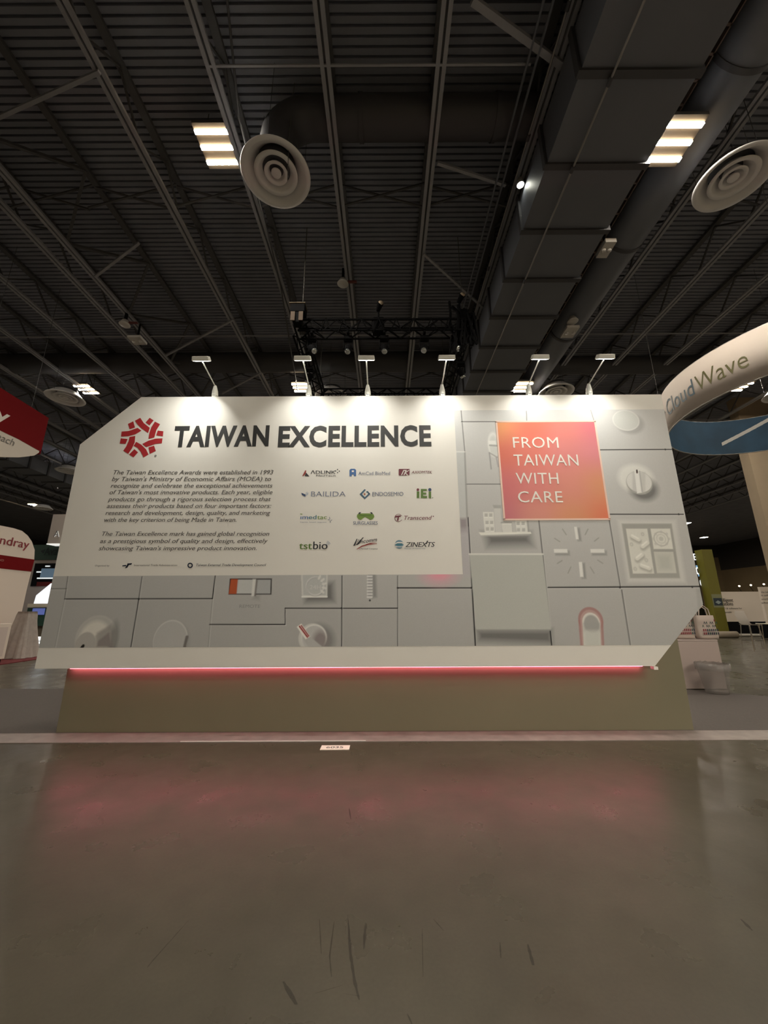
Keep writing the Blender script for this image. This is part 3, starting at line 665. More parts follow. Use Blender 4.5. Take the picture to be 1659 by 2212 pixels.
# --- twelve sponsor logos
LM = {k: mat('logo_'+k, v) for k, v in dict(dark=(.03,.03,.035), red=(.30,.05,.04), maroon=(.16,.03,.045), blue=(.06,.15,.36), slate=(.16,.19,.27), steel=(.06,.13,.20), green=(.11,.20,.04),
    olive=(.17,.28,.05), navy=(.03,.06,.14), teal=(.05,.19,.25), sky=(.16,.28,.36), orange=(.45,.13,.05), pale=(.48,.52,.58), white=(.78,.75,.70)).items()}
def logo(label, keys, fn):
    b = MB(); fn(b); o = b.build('sponsor_logo', [LM[k] for k in keys], panel); o['label'] = label
def Qa(x, y): return P(640+x/5.184, 1000+y/5.184)
def Qb(x, y): return P(630+x/5.027, 1090+y/5.027)
def f(b):
    poly_(b, [(66,150),(100,84),(112,84),(108,118),(86,144)], Qa, 1); poly_(b, [(112,110),(148,152),(96,148),(98,135)], Qa, 0)
    T(b, '\u039bDLINK', 160, 122, 440, 122, 36, Qa, 0, bold=.03); T(b, 'MedTech', 220, 151, 440, 151, 18, Qa, 0, bold=.03, shear=.15)
    for x, y in ((462,74), (440,90), (482,92), (462,108)): poly_(b, [(x,y-8),(x+8,y),(x,y+8),(x-8,y)], Qa, 0)
logo('sponsor logo with a red and black arrow mark beside two dark lines', ['dark', 'red'], f)
def f(b):
    poly_(b, [(596,80),(612,66),(655,66),(670,80),(670,150),(645,150),(645,128),(622,128),(622,150),(596,150)], Qa, 0); poly_(b, [(622,84),(645,84),(645,104),(622,104)], Qa, 2, .004)
    T(b, 'AmCad BioMed', 695, 136, 1050, 136, 38, Qa, 1)
logo('sponsor logo with a blue square arch mark and thin blue lettering', ['blue', 'slate', 'white'], f)
def f(b):
    poly_(b, [(1152,68),(1268,68),(1270,76),(1268,134),(1262,140),(1152,142),(1146,134),(1146,76)], Qa, 0)
    for q in ([(1172,138),(1200,80),(1232,80),(1226,90),(1206,90),(1184,138)], [(1226,80),(1238,80),(1212,138),(1200,138)], [(1262,78),(1270,80),(1226,112),(1256,140),(1240,140),(1214,112)]): poly_(b, q, Qa, 1, .004)
    T(b, 'AXIOMTEK', 1290, 118, 1522, 117, 28, Qa, 0, bold=.02, shear=.25)
logo('sponsor logo with a white mark on a maroon block', ['maroon', 'white'], f)
def f(b):
    poly_(b, [(58,334),(92,350),(104,352),(104,380),(62,358)], Qa, 0); poly_(b, [(108,350),(134,330),(134,352),(108,378)], Qa, 1); poly_(b, [(104,336),(128,322),(124,332),(106,346)], Qa, 1)
    T(b, 'BAILIDA', 165, 376, 552, 376, 56, Qa, 2, bold=-.006)
logo('sponsor logo with a small folded blue mark and wide thin slate capitals', ['navy', 'pale', 'slate'], f)
def f(b):
    poly_(b, [(710,350),(764,294),(780,302),(736,350),(768,384),(814,340),(828,350),(768,406)], Qa, 0); poly_(b, [(790,320),(800,314),(828,346),(812,350)], Qa, 0)
    disc_(b, 766, 350, 10, Qa, 1); disc_(b, 792, 325, 8, Qa, 2); T(b, 'ENDOSEM!O', 852, 372, 1200, 369, 44, Qa, 3, bold=.01)
logo('sponsor logo with an open blue diamond and an orange dot', ['steel', 'orange', 'teal', 'slate'], f)
def f(b):
    disc_(b, 1362, 300, 15, Qa, 1); poly_(b, [(1349,320),(1378,320),(1378,394),(1349,394)], Qa, 0)
    poly_(b, [(1394,292),(1462,292),(1462,314),(1420,314),(1420,332),(1456,332),(1456,354),(1420,354),(1420,370),(1464,370),(1464,394),(1394,394)], Qa, 0)
    disc_(b, 1495, 300, 18, Qa, 2); poly_(b, [(1482,322),(1510,322),(1510,394),(1482,394)], Qa, 0); disc_(b, 1527, 390, 5, Qa, 0)
logo('sponsor logo of three thick green letters with coloured dots', ['green', 'maroon', 'navy'], f)
def f(b):
    T(b, '\u0131m', 96, 158, 178, 158, 44, Qb, 0, bold=.02); T(b, 'ed', 184, 158, 270, 158, 44, Qb, 1, bold=.02); T(b, 'tac', 276, 158, 382, 158, 44, Qb, 2, bold=.02); poly_(b, [(94,98),(116,100),(118,108),(94,106)], Qb, 2)
    T(b, 'Expertise  Solution  Integration', 94, 196, 378, 196, 11, Qb, 3)
    for q in ([(388,164),(398,160),(414,166),(412,172)], [(408,136),(414,134),(418,162),(412,164)], [(416,180),(422,172),(424,196),(418,198)], [(424,172),(440,162),(440,168),(426,178)]): poly_(b, q, Qb, 3)
logo('sponsor logo in blue and olive lowercase with a sprig of strokes', ['blue', 'teal', 'olive', 'slate'], f)
def f(b):
    poly_(b, [(712,108),(740,96),(866,96),(892,108),(898,134),(882,158),(852,166),(830,150),(800,134),(776,150),(752,166),(724,158),(708,134)], Qb, 0)
    poly_(b, [(722,102),(734,84),(760,82),(746,92),(748,104)], Qb, 1, .004); poly_(b, [(884,102),(872,84),(846,82),(860,92),(858,104)], Qb, 1, .004); poly_(b, [(730,112),(870,112),(862,122),(740,122)], Qb, 2, .004)
    T(b, 'SURGLASSES', 668, 218, 934, 218, 36, Qb, 3, bold=.02)
logo('sponsor logo with green goggles above dark capitals', ['olive', 'dark', 'green', 'slate'], f)
def f(b):
    ring_(b, 1160, 145, 43, 5, Qb, 0, .003, .5, 5.8); poly_(b, [(1124,122),(1186,118),(1184,134),(1166,136),(1160,176),(1142,176),(1150,138),(1120,142)], Qb, 0, .004)
    T(b, 'Transcend', 1222, 166, 1524, 164, 44, Qb, 0, bold=.01, shear=.25); disc_(b, 1538, 128, 6, Qb, 0)
logo('sponsor logo in maroon italics beside a ringed letter', ['maroon'], f)
def f(b):
    T(b, 'tst', 80, 484, 222, 484, 76, Qb, 0, bold=.03); T(b, 'bio', 232, 484, 390, 484, 82, Qb, 1, bold=.03)
    for r in (30, 46, 62): ring_(b, 366, 452, r, 8, Qb, 2, .003, -1.25, -.4, 8)
logo('sponsor logo in green and black lowercase with small arcs', ['green', 'dark', 'pale'], f)
def f(b):
    for q in ([(668,448),(706,372),(716,372),(690,446)], [(700,440),(736,372),(722,384),(694,446)], [(700,440),(744,380),(750,378),(722,424),(712,440)], [(714,424),(772,356),(784,356),(730,430),(712,440)]): poly_(b, q, Qb, 0)
    T(b, 'incomm', 736, 424, 930, 398, 42, Qb, 0, bold=.02, shear=.3)
    poly_(b, [(700,486),(760,446),(840,426),(926,422),(926,428),(840,436),(766,458),(716,484)], Qb, 1); poly_(b, [(790,436),(850,418),(930,408),(850,428)], Qb, 1); T(b, 'a Portwell Company', 732, 486, 934, 486, 14, Qb, 0, bold=.02, shear=.1)
logo('sponsor logo of black brush script over a red swoosh', ['dark', 'red'], f)
def f(b):
    disc_(b, 1168, 432, 47, Qb, 0); poly_(b, [(1114,424),(1150,406),(1200,406),(1222,424),(1222,434),(1196,420),(1150,420),(1114,436)], Qb, 1, .004); poly_(b, [(1116,444),(1150,456),(1196,456),(1220,442),(1210,462),(1130,462)], Qb, 1, .004); disc_(b, 1168, 432, 36, Qb, 2, .0035, ry=14)
    T(b, 'ZINEXTS', 1234, 461, 1558, 459, 52, Qb, 3, bold=.03, shear=.28); poly_(b, [(1452,430),(1470,392),(1484,392),(1466,430)], Qb, 3); T(b, 'Molecular Life Sciences Corp', 1226, 482, 1450, 482, 11, Qb, 4)
logo('sponsor logo with a blue globe and bold black italics', ['sky', 'white', 'teal', 'dark', 'slate'], f)

# ------------------------------------------------------------------ display lamps on top of the wall
armw = mat('lamp_white_enamel', (.72, .72, .66), .35); armg = mat('lamp_grey', (.35, .33, .30), .4, metal=.3); armglow = mat('display_lamp_glow', (1.0, .98, .88), .5, emit=ARM_STRENGTH)
def arm_lamp():
    t = thing('display_lamp', '', 'display lamp', (0,0,0), 'display lamps along the top of the wall')
    MB().box(-.03, .03, -.035, .035, 0, .04).tube([(0,0,.03), (0,-.005,.10), (0,-.02,.19)], [.046, .042, .02], 12).build('clamp_base', armw, t, .004)
    MB().tube([(0,-.02,.18), (0,-.45,.285)], .009, 8).build('arm', armw, t)
    c = Vector((0, -.49, .29)); R = Matrix.Rotation(.56, 3, 'X')
    def bx(sx, sy, z0, z1, m):
        q = [R @ Vector(p)+c for p in [(-sx,-sy,z0),(sx,-sy,z0),(sx,sy,z0),(-sx,sy,z0),(-sx*.92,-sy*.8,z1),(sx*.92,-sy*.8,z1),(sx*.92,sy*.8,z1),(-sx*.92,sy*.8,z1)]]
        b = MB(); b.add(q, [(0,3,2,1),(4,5,6,7),(0,1,5,4),(1,2,6,5),(2,3,7,6),(3,0,4,7)], m); return b
    hd = bx(.118, .05, -.012, .05, 0).build('lamp_head', armw, t, .006)
    q = [R @ Vector(p)+c for p in [(-.105,-.04,-.0135),(.105,-.04,-.0135),(.105,.04,-.0135),(-.105,.04,-.0135)]]
    b = MB(); b.add(q, [(0,3,2,1)]); b.build('lamp_lens', armglow, hd)
    la = bpy.data.lights.new('lamp_flood', 'AREA'); la.shape = 'RECTANGLE'; la.size = .2; la.size_y = .06; la.energy = ARM_WATT; la.spread = math.radians(112); la.color = (1.0, .98, .90)
    lo = bpy.data.objects.new('lamp_flood', la); COL.objects.link(lo); lo.parent = t
    lo.location = c + R @ Vector((0, 0, -.02)); lo.rotation_euler = (math.radians(9), 0, 0)
    MB().tube([(.02,.01,.05), (.06,.03,.012), (.2,.03,.008), (.33,.035,.006)], .006, 6).build('cable', armw, t)
    return t
A0 = arm_lamp()
for i, (x, lb) in enumerate([(-2.52, 'white display lamp nearest the cut upper left corner'), (-1.12, 'second display lamp from the left, in front of the hoist end of the truss'), (-.24, 'white display lamp above the second word of the headline, third from the left'),
                             (.87, 'fourth display lamp from the left, above the end of the headline'), (2.16, 'fifth display lamp from the left, beside the half hidden ceiling lamp'), (3.06, 'display lamp nearest the upper right corner of the wall')]):
    loc = (x, 5.135, ZT)
    if i == 0: A0.location = loc; A0['label'] = lb
    else: copy_tree(A0, loc, lb)
for ch in A0.children:                                             # only the first flood is turned outwards and boosted, to brighten the left end
    if ch.type == 'LIGHT': ch.data = ch.data.copy(); ch.data.energy = ARM_WATT*1.9; ch.rotation_euler = (math.radians(9), math.radians(24), 0)

# ------------------------------------------------------------------ floor strip, number card, carpet
strip = MB().box(X0+1, X1-1, 4.98, 5.34, 0, .006).build('trim_1', mat('pale_floor_strip', (.25, .21, .19), .5, noise=.22, nscale=6)); tag(strip, kind='structure')
carpm = mat('grey_carpet', (.095, .079, .072), .95, noise=.10, nscale=40)
q = [on_z(1486, 1490, 0), on_z(1659, 1505, 0)]; dq = q[1]-q[0]; fr = q[0]+dq*3.2
cp = MB().prism([(-7.6, 5.34), (9.0, 5.34), (fr.x, fr.y) if fr.x < 9 else (9.0, fr.y), (q[0].x, q[0].y), (4.6, 7.9), (-7.6, 8.15)], lambda u, v: (u, v, .008), lambda u, v: (u, v, 0)).build('booth_carpet', carpm)
tag(cp, 'grey booth carpet on the floor behind the display wall', 'carpet')
t = MB().box(-2.39, -.23, 4.985, 4.999, .006, .012).build('tape_line', mat('white_tape', (.7, .66, .62), .6)); tag(t, 'thin white tape line along the edge of the pale floor strip', 'tape')
card = MB().box(-.72, -.40, 4.72, 4.86, 0, .004).build('floor_number_card', mat('card_white', (.85, .76, .66), .5)); tag(card, 'small white booth number card reading 6035 lying on the floor', 'number card')
b = MB(); b.text('6035', (-.66, 4.765), (-.47, 4.765), .055, lambda u, v, o: (u, v, .0045+o), 0, 0, bold=.02); b.build('number', blackink, card)

# ------------------------------------------------------------------ lighting truss over the booth
trm = mat('truss_black', (.005, .005, .006), .8, spec=.12)
tt = thing('lighting_truss', 'black box truss frame carrying stage lights behind the wall', 'lighting truss', (-.1, 9, 7.8))
def truss_run(p, q, s=.30):
    p, q = Vector(p), Vector(q); d = (q-p).normalized(); a = d.cross(Vector((0,0,1)))*(s/2); u = Vector((0,0,s/2))
    b = MB()
    for e in (a+u, a-u, -a+u, -a-u): b.tube([p+e, q+e], .026, 8)
    b.build('main_tube', trm, tt)
    b = MB(); L = (q-p).length; n = int(L/.3)
    for k in range(n):
        A = p+d*(L*k/n); B = p+d*(L*(k+1)/n); sg = 1 if k % 2 else -1
        b.bar(A+a+u*sg, B+a-u*sg, .02); b.bar(A-a+u*sg, B-a-u*sg, .02); b.bar(A+a*sg+u, B-a*sg+u, .02); b.bar(A+a*sg-u, B-a*sg-u, .02)
    tag(b.build('lacing', trm, tt), kind='stuff')
truss_run((-2.05, 8, 8.1), (1.95, 8, 8.1)); truss_run((-2.05, 11, 8.1), (1.95, 11, 8.1)); truss_run((-2.05, 8, 8.1), (-2.05, 11, 8.1)); truss_run((1.95, 8, 8.1), (1.95, 11, 8.1))
for k in range(14):
    x_ = 1.75+.035*k+random.uniform(-.05, .05); q_ = [(x_+random.uniform(-.1, .1), 7.9+random.uniform(-.08, .1), z_) for z_ in (8.75-.03*k, 8.45, 8.1, 7.7, 7.35+.02*k)]
    MB().tube(q_, .03, 7).build('hanging_loop', trm, tt)
MB().box(1.78, 2.08, 7.9, 8.2, 8.25, 8.6).build('motor_box', trm, tt, .04)
for k in range(9):
    x_ = -1.8+.42*k; MB().tube([(x_, 7.83, 8.27), (x_+.12, 7.8, 8.0-.05*(k%3)), (x_+.3, 7.82, 7.92-.06*(k%2)), (x_+.42, 7.83, 8.25)], .014, 6).build('cable_swag', trm, tt)
MB().box(-.28, .02, 7.85, 8.1, 7.95, 8.35).build('junction_box', trm, tt, .05)
wire = mat('steel_wire', (.12, .115, .11), .5)
for x, y in ((1.95, 8), (-2.05, 11), (1.95, 11)): MB().tube([(x, y, 8.2), (x, y, 10.9)], .008, 6).build('hanging_wire', wire, tt)
h = thing('chain_hoist', 'black chain hoist with tan side plates hung at the left truss corner', 'chain hoist', (-2.0, 7.8, 8.1))
MB().box(-2.2, -1.85, 7.6, 7.85, 8.28, 8.5).box(-2.13, -1.93, 7.62, 7.83, 8.0, 8.3).build('motor_body', blackp, h, .02)
MB().box(-2.22, -1.84, 7.58, 7.87, 8.5, 8.515).build('top_plate', mat('plate_tan', (.2, .165, .12), .7, spec=.1), h)
tan = mat('plate_brown', (.13, .10, .08), .8, spec=.1)
for x0 in (-2.17, -1.98): MB().box(x0, x0+.10, 7.585, 7.605, 8.02, 8.26).build('side_plate', tan, h)
MB().tube([(-1.93, 7.72, 8.5), (-1.93, 7.72, 10.9)], .011, 6).build('hoist_chain', wire, h)
lensm = mat('stage_lens', (.75, .8, .85), .08, metal=.9)
def stage_light(p, tilt, label, moving=True, lens=lensm, first=[None]):
    t = thing('stage_light', label, 'stage light', p, 'stage lights on the truss'); x, y, z = p
    MB().box(x-.10, x+.10, y-.08, y+.08, z+.06, z+.15).box(x-.03, x+.03, y-.17, y+.17, z+.15, z+.215).build('lamp_base', blackp, t, .01)
    MB().box(x-.12, x-.095, y-.035, y+.035, z-.17, z+.05).box(x+.095, x+.12, y-.035, y+.035, z-.17, z+.05).box(x-.12, x+.12, y-.04, y+.04, z+.03, z+.06).build('yoke', blackp, t, .008)
    R = Matrix.Rotation(tilt[0], 3, 'X') @ Matrix.Rotation(tilt[1], 3, 'Y'); c = Vector((x, y, z-.16))
    hd = MB().ball(c, .09, .09, .135, 0, 20, 12, R).build('lamp_head', blackp, t)
    q = MB(); pts = [(0, -.148), (.064, -.144), (.07, -.13), (.062, -.095)]; q.lathe(pts, (0,0,0), 20)
    q.v = [tuple(R @ Vector(p_)+c) for p_ in q.v]; q.build('front_lens', lens, hd)
for x, y, tl, lb in [(-2.02, 9.2, (.5,.5), 'stage light low under the left end of the truss'), (-1.72, 8.0, (-.4,-.6), 'stage light beside the second display lamp head'),
        (-.85, 8.0, (-.35,.1), 'stage light hanging left of the third display lamp'), (.02, 8.0, (-.35,0), 'stage light hanging right of the third display lamp'), (.98, 8.0, (-.5,.2), 'stage light under the truss left of the fourth display lamp'),
        (1.72, 8.0, (-.8,-.5), 'stage light behind the fourth display lamp head'), (2.05, 9.0, (.3,-.4), 'stage light near the right rear corner of the truss'), (-.9, 11.0, (.3,.3), 'stage light on the rear truss bar toward the left'), (.7, 11.0, (.3,0), 'stage light on the rear truss bar toward the right')]:
    stage_light((x, y, 7.72), tl, lb)
for x, z, lb in ((-.12, 8.62, 'small stage spot standing on the middle of the truss'), (1.87, 8.85, 'small stage spot at the top of the right truss corner')):
    t = thing('stage_spot', lb, 'stage light', (x, 7.9, z), 'small spots on top of the truss')
    MB().tube([(x, 7.95, 8.25), (x, 7.93, z)], .02, 8).build('stand', blackp, t); MB().tube([(x-.02, 7.95, z-.04), (x+.05, 7.78, z+.03)], [.05, .075], 14).build('lamp_can', blackp, t)
    MB().lathe([(0, -.012), (.065, -.01), (.06, 0)], (x+.055, 7.775, z+.03), 16, 0, 'y').build('lamp_lens', mat('amber_lens', (.45, .36, .26), .3), t)
t = thing('hanging_cable', 'thin cable hanging past the near round diffuser', 'cable', (-1.62, 4.9, 8.2)); MB().tube([(-1.62, 4.95, 10.9), (-1.63, 4.9, 9.4), (-1.58, 4.85, 8.4)], .006, 6).build('cable', wire, t)
t = thing('hanging_cable', 'long dark cable dropping from the ceiling left of the diffuser', 'cable', (-2.6, 5.3, 7)); MB().tube([(-2.45, 3.9, 10.9), (-2.55, 4.9, 10.0), (-2.75, 8.5, 9.9), (-3.4, 13.5, 9.85)], .02, 6).build('cable', steeld, t)

# ------------------------------------------------------------------ ring sign
RC, RR, RZ0, RZ1 = (8.916, 7.317), 2.445, 5.5, 6.458
def cyl(u, v, off=0.0, R=RR): return (RC[0]+(R+off)*math.cos(u), RC[1]+(R+off)*math.sin(u), v)
def on_cyl(px, py, near=True, R=RR):
    d = ray(px, py); a = d.x**2+d.y**2; b_ = -2*(d.x*RC[0]+d.y*RC[1]); c = RC[0]**2+RC[1]**2-R*R; D = max(0, b_*b_-4*a*c)
    t = (-b_+(-1 if near else 1)*math.sqrt(D))/(2*a); return (math.atan2(d.y*t-RC[1], d.x*t-RC[0]) % (2*pi), EYE+d.z*t)
rs = thing('ring_sign', 'white round hanging ring sign with thin lettering outside and a blue inside', 'hanging sign', (RC[0], RC[1], RZ0))
n = 96; ringw = mat('sign_fabric_white', (.61, .53, .47), .7)
b = MB(); b.lathe([(RR-.025, RZ0), (RR, RZ0), (RR, RZ1), (RR-.025, RZ1)], (RC[0], RC[1], 0), n); b.build('outer_band', ringw, rs)
blue = mat('sign_fabric_blue', (.018, .062, .115), .7, noise=.35, nscale=1.6)
b = MB(); b.lathe([(RR-.03, RZ1), (RR-.03, RZ0)], (RC[0], RC[1], 0), n); b.build('inner_band', blue, rs)
# thin metal tube frame top and bottom
b = MB()
for z in (RZ0, RZ1): MB().tube([cyl(2*pi*k/64, z, -.014) for k in range(65)], .016, 6).build('frame_tube', mat('alu_tube', (.5, .48, .46), .4, metal=.5), rs)
A, B_ = on_cyl(1441, 892), on_cyl(1503, 838); b = MB()
m1 = (A[1]+.0)
tw = on_cyl(1617, 790)[0]
def ctext(s, ua, ub, z, cap, m, **k): b.text(s, (ua*RR, z), (ub*RR, z), cap, lambda u, v, o: cyl(u/RR, v, o), m, .006, **k)
uc0, uc1, uw1 = on_cyl(1441, 885)[0], on_cyl(1502, 838)[0], on_cyl(1618, 785)[0]
zc = .5*(on_cyl(1445, 893)[1]+on_cyl(1600, 805)[1]); ch = .36
ctext('Cloud', uc0, uc1-.012, zc, ch, 0); ctext('Wave', uc1+.012, uw1, zc, ch, 1, bold=-.008)
b.text('+', ((uc0-.09)*RR, zc+.1), ((uc0-.05)*RR, zc+.1), .16, lambda u, v, o: cyl(u/RR, v, o), 0, .006)
b.build('sign_lettering', [mat('sign_grey_blue', (.07, .11, .14)), mat('sign_olive', (.14, .13, .05))], rs)
a0, a1 = on_cyl(1557, 961, False), on_cyl(1690, 890, False); b = MB()
for k in range(10):
    f0, f1 = k/10, (k+1)/10; q = [(a0[0]+(a1[0]-a0[0])*f0, a0[1]+(a1[1]-a0[1])*f0), (a0[0]+(a1[0]-a0[0])*f1, a0[1]+(a1[1]-a0[1])*f1)]
    b.sheet([(q[0][0], q[0][1]-.045), (q[1][0], q[1][1]-.05), (q[1][0], q[1][1]+.05), (q[0][0], q[0][1]+.045)], lambda u, v, o: cyl(u, v, -.04), 0)
b.build('white_stripe', mat('stripe_white', (.6, .58, .55)), rs)
b = MB()
for k in range(4): a = pi/4+k*pi/2; p = cyl(a, RZ1); MB().tube([p, (p[0], p[1], 10.9)], .004, 6).build('hanging_wire', wire, rs)

# ------------------------------------------------------------------ left side booths
XS = -9.5
def sx_(u, v, off=0.0): return (XS+off, u, v)
def on_s(px, py): q = on_x(px, py, XS); return (q.y, q.z)
hs = thing('hanging_sign', 'red and white hanging box sign at the upper left edge', 'hanging sign', (XS, 9, 5.6))
redf = mat('sign_red', (.16, .003, .005), .7, spec=.1); whf = mat('sign_white', (.62, .56, .49), .6)
yc, zt = on_s(105, 903); _, zb = on_s(83, 985); y0 = 7.6; zl = on_s(0, 835)[1]
pts = [on_s(0, 987), on_s(40, 988), on_s(60, 986), on_s(74, 984), on_s(84, 978)]
outl = [(y0, pts[0][1]-.05)] + pts + [(yc, zt), (y0, zl+.02)]
MB().prism(outl, lambda u, v: sx_(u, v), lambda u, v: sx_(u, v, -.5)).build('sign_body', whf, hs)
low = [on_s(88, 976), on_s(70, 966), on_s(40, 949), on_s(0, 930)]
rp = [(yc, zt), (y0, zl+.02), (y0, low[-1][1]+.12)] + low[::-1]
b = MB(); b.sheet(rp, sx_, 0, .006); b.build('red_field', redf, hs)
MB().prism([(yc-.02, zb+.06), (yc+.0, zb+.08), (yc, zt), (yc-.02, zt)], lambda u, v: sx_(u, v, .004), lambda u, v: sx_(u, v, -.5)).build('end_cap', redf, hs)
b = MB(); a = on_s(-14, 900); c = on_s(19, 908); b.text('y', (a[0], a[1]-.02), (c[0], a[1]-.02), .36, sx_, 0, .012, bold=.02)
b.build('sign_letter', mat('letter_white', (.75, .7, .64)), hs); b = MB(); a = on_s(-22, 955); c = on_s(31, 955); zz = on_s(10, 956)[1]; b.text('reach', (a[0], zz), (c[0], zz), .18, sx_, 1, .012, shear=.2)
b.build('sign_caption', [mat('letter_white', (.75, .7, .64)), mat('letter_grey', (.16, .15, .14))], hs)
for y_ in (8.2, 9.6): MB().tube([(XS-.25, y_, 6.7), (XS-.25, y_, 10.9)], .004, 6).build('hanging_wire', steeld, hs)
# tower with red band
XT = -12.6
def st_(u, v, off=0.0): return (XT+off, u, v)
def on_t(px, py): q = on_x(px, py, XT); return (q.y, q.z)
tw_ = thing('booth_tower', 'white rounded booth tower with red lettering and a red band at the left edge', 'booth tower', (XT, 12.6, 0))
yr = on_t(74, 1209)[0]; ya = 11.0
top = [on_t(x, y) for x, y in ((0,1135), (30,1141), (48,1147), (60,1157), (69,1170), (75,1188))]
outl = [(ya, 0), (yr-.04, 0), (yr-.04, on_t(60, 1275)[1])] + [on_t(74, 1209)] + top[::-1] + [(ya, top[0][1]+.12)]
towm = mat('tower_white', (.72, .62, .54), .6); MB().prism(outl, lambda u, v: st_(u, v), lambda u, v: st_(u, v, -.45)).build('tower_body', towm, tw_)
b = MB(); zu, zd = on_t(40, 1204)[1], on_t(40, 1232)[1]; b.sheet([(ya, zd), (yr-.02, zd), (yr+.0, zu), (ya, zu)], st_, 0, .01); b.build('red_band', redf, tw_)
b = MB(); a = on_t(-16, 1160); c = on_t(61, 1185); z_ = on_t(30, 1180)[1]
b.text('mindray', (a[0]-.22, z_), (c[0], z_), .28, st_, 0, .012, bold=.03); b.build('tower_name', mat('letter_red', (.22, .012, .02)), tw_); b = MB(); b.text('le', (on_t(-6, 1212)[0], on_t(0, 1212)[1]), (on_t(7, 1213)[0], on_t(0, 1212)[1]), .10, st_, 1, .018)
b.build('band_caption', [mat('letter_red', (.22, .012, .02)), mat('letter_pink', (.35, .12, .10))], tw_)
cr_ = MB().box(-12.55, -10.9, 9.0, 14.6, 0, .02).build('red_carpet', mat('red_carpet_pile', (.13, .012, .016), .9, noise=.2, nscale=30)); tag(cr_, 'red carpet edge under the covered booth furniture at left', 'carpet')
# white cabinet at the left edge
cb = thing('white_cabinet', 'white cabinet cut off by the left edge in front of the tower', 'cabinet', (-11.4, 11.6, 0))
MB().box(-12.0, -11.2, 10.6, 12.0, .12, 1.12).build('cabinet_body', towm, cb, .01); MB().box(-11.95, -11.25, 10.65, 11.95, .02, .12).build('plinth', blackp, cb)
MB().box(-11.205, -11.19, 10.7, 11.9, .2, 1.02).build('side_panel', mat('cabinet_pinkish', (.60, .50, .46), .5), cb)
# furniture under a dust sheet
def drape(name, x0, x1, y0, y1, h, label, m):
    nu, nv = 64, 14; vs = []; fs = []
    per = []
    for k in range(nu):
        s_ = k/nu*4; e = int(s_); f_ = s_-e
        per.append([(x0+(x1-x0)*f_, y0), (x1, y0+(y1-y0)*f_), (x1-(x1-x0)*f_, y1), (x0, y1-(y1-y0)*f_)][e])
    cx_, cy_ = (x0+x1)/2, (y0+y1)/2
    for i in range(nv+1):
        f_ = i/nv
        for k, (x, y) in enumerate(per):
            w_ = 1.0+1.15*f_**1.4+.22*f_*math.sin(k*1.1)+.12*f_*math.sin(k*2.7+1); z = h*(1-f_)+.03*math.sin(k*.9)*f_*(1-f_)
            vs.append((cx_+(x-cx_)*w_*(.92 if i == 0 else 1), cy_+(y-cy_)*w_*(.92 if i == 0 else 1), max(.03, z)))
    for i in range(nv):
        for k in range(nu): fs.append((i*nu+k, i*nu+(k+1)%nu, (i+1)*nu+(k+1)%nu, (i+1)*nu+k))
    fs.append(tuple(range(nu)))
    b = MB(); b.add(vs, fs, 0, True); o = b.build(name, m, None, loc=(cx_, cy_, 0)); tag(o, label, 'dust sheet'); return o
sheetm = mat('dust_sheet', (.36, .31, .28), .6, noise=.12, nscale=9, bump=.4)
drape('dust_sheet', -12.0, -11.62, 12.95, 13.3, 1.46, 'grey dust sheet draped over a tall stand beside the white cabinet', sheetm)
# booth with the green header
G = thing('green_header_booth', 'distant booth with a green header board beside the left end of the wall', 'booth', (-17.5, 20, 0))
def rect(px0, py0, px1, py1, Y, dy, name, m, parent, bevel=0):
    a, c = on_y(px0, py0, Y), on_y(px1, py1, Y); return MB().box(min(a.x, c.x), max(a.x, c.x), Y, Y+dy, max(0.0, min(a.z, c.z)), max(a.z, c.z)).build(name, m, parent, bevel)
grn = mat('header_green', (.035, .075, .055), .6); hd = rect(70, 1177, 146, 1209, 20, .3, 'header_board', grn, G)
s20 = lambda u, v, o=0.0: (u, 20-o, v)
b = MB(); a, c = on_y(88, 1199, 20), on_y(131, 1199, 20); b.text('Avay', (a.x+.18, a.z), (c.x, a.z), .42, s20, 0, .02, bold=.02)
b.sheet([(a.x-.05, a.z+.22), (a.x+.12, a.z+.08), (a.x+.2, a.z+.3)], s20, 0, .02); b.build('header_lettering', mat('letter_deep_green', (.008, .016, .018)), hd)
boothw = mat('booth_white', (.45, .39, .36), .6)
a, c = on_y(62, 1209, 20), on_y(146, 1390, 20); MB().box(a.x, c.x, 20.05, 20.3, 0, a.z).build('booth_wall', boothw, G)
scr = rect(76, 1217, 125, 1266, 20.0, .04, 'wall_screen', mat('screen_black', (.01, .01, .012), .2), G)
rect(90, 1228, 125, 1247, 19.98, .02, 'screen_picture', mat('screen_blue_grey', (.10, .15, .20), .3, emit=.6), scr)
rect(80, 1257, 125, 1266, 19.98, .02, 'screen_banner', mat('screen_red', (.12, .01, .01), .4), scr)
for x0, x1, y_ in ((98, 107, 1223), (79, 88, 1235.5), (80, 115, 1249)): rect(x0, y_-1.2, x1, y_+1.2, 19.96, .02, 'screen_caption', mat('screen_white', (.8, .85, .85), .4, emit=.9), scr)
MBc = MB(); s18 = lambda u, v, o=0.0: (u, 18.5-o, v)
cp_ = [on_y(*p, 19.3) for p in ((110,1260), (99,1269), (78,1286), (72,1306), (104,1309))]
can = MB().prism([(p.x, p.z) for p in cp_], lambda u, v: (u, 19.3, v), lambda u, v: (u, 19.85, v)).build('lit_display_case', mat('case_white_glow', (.85, .88, .95), .4, emit=1.0), None, loc=(cp_[0].x, 19.3, cp_[3].z)); a_, c_ = cp_[4], cp_[3]; MB().box(min(a_.x, c_.x), max(a_.x, c_.x), 19.32, 19.83, 0, min(a_.z, c_.z)-.001).build('case_stand', mat('case_stand_grey', (.3, .27, .25), .6), can); tag(can, 'bright lit white display case in front of the green booth', 'display case')
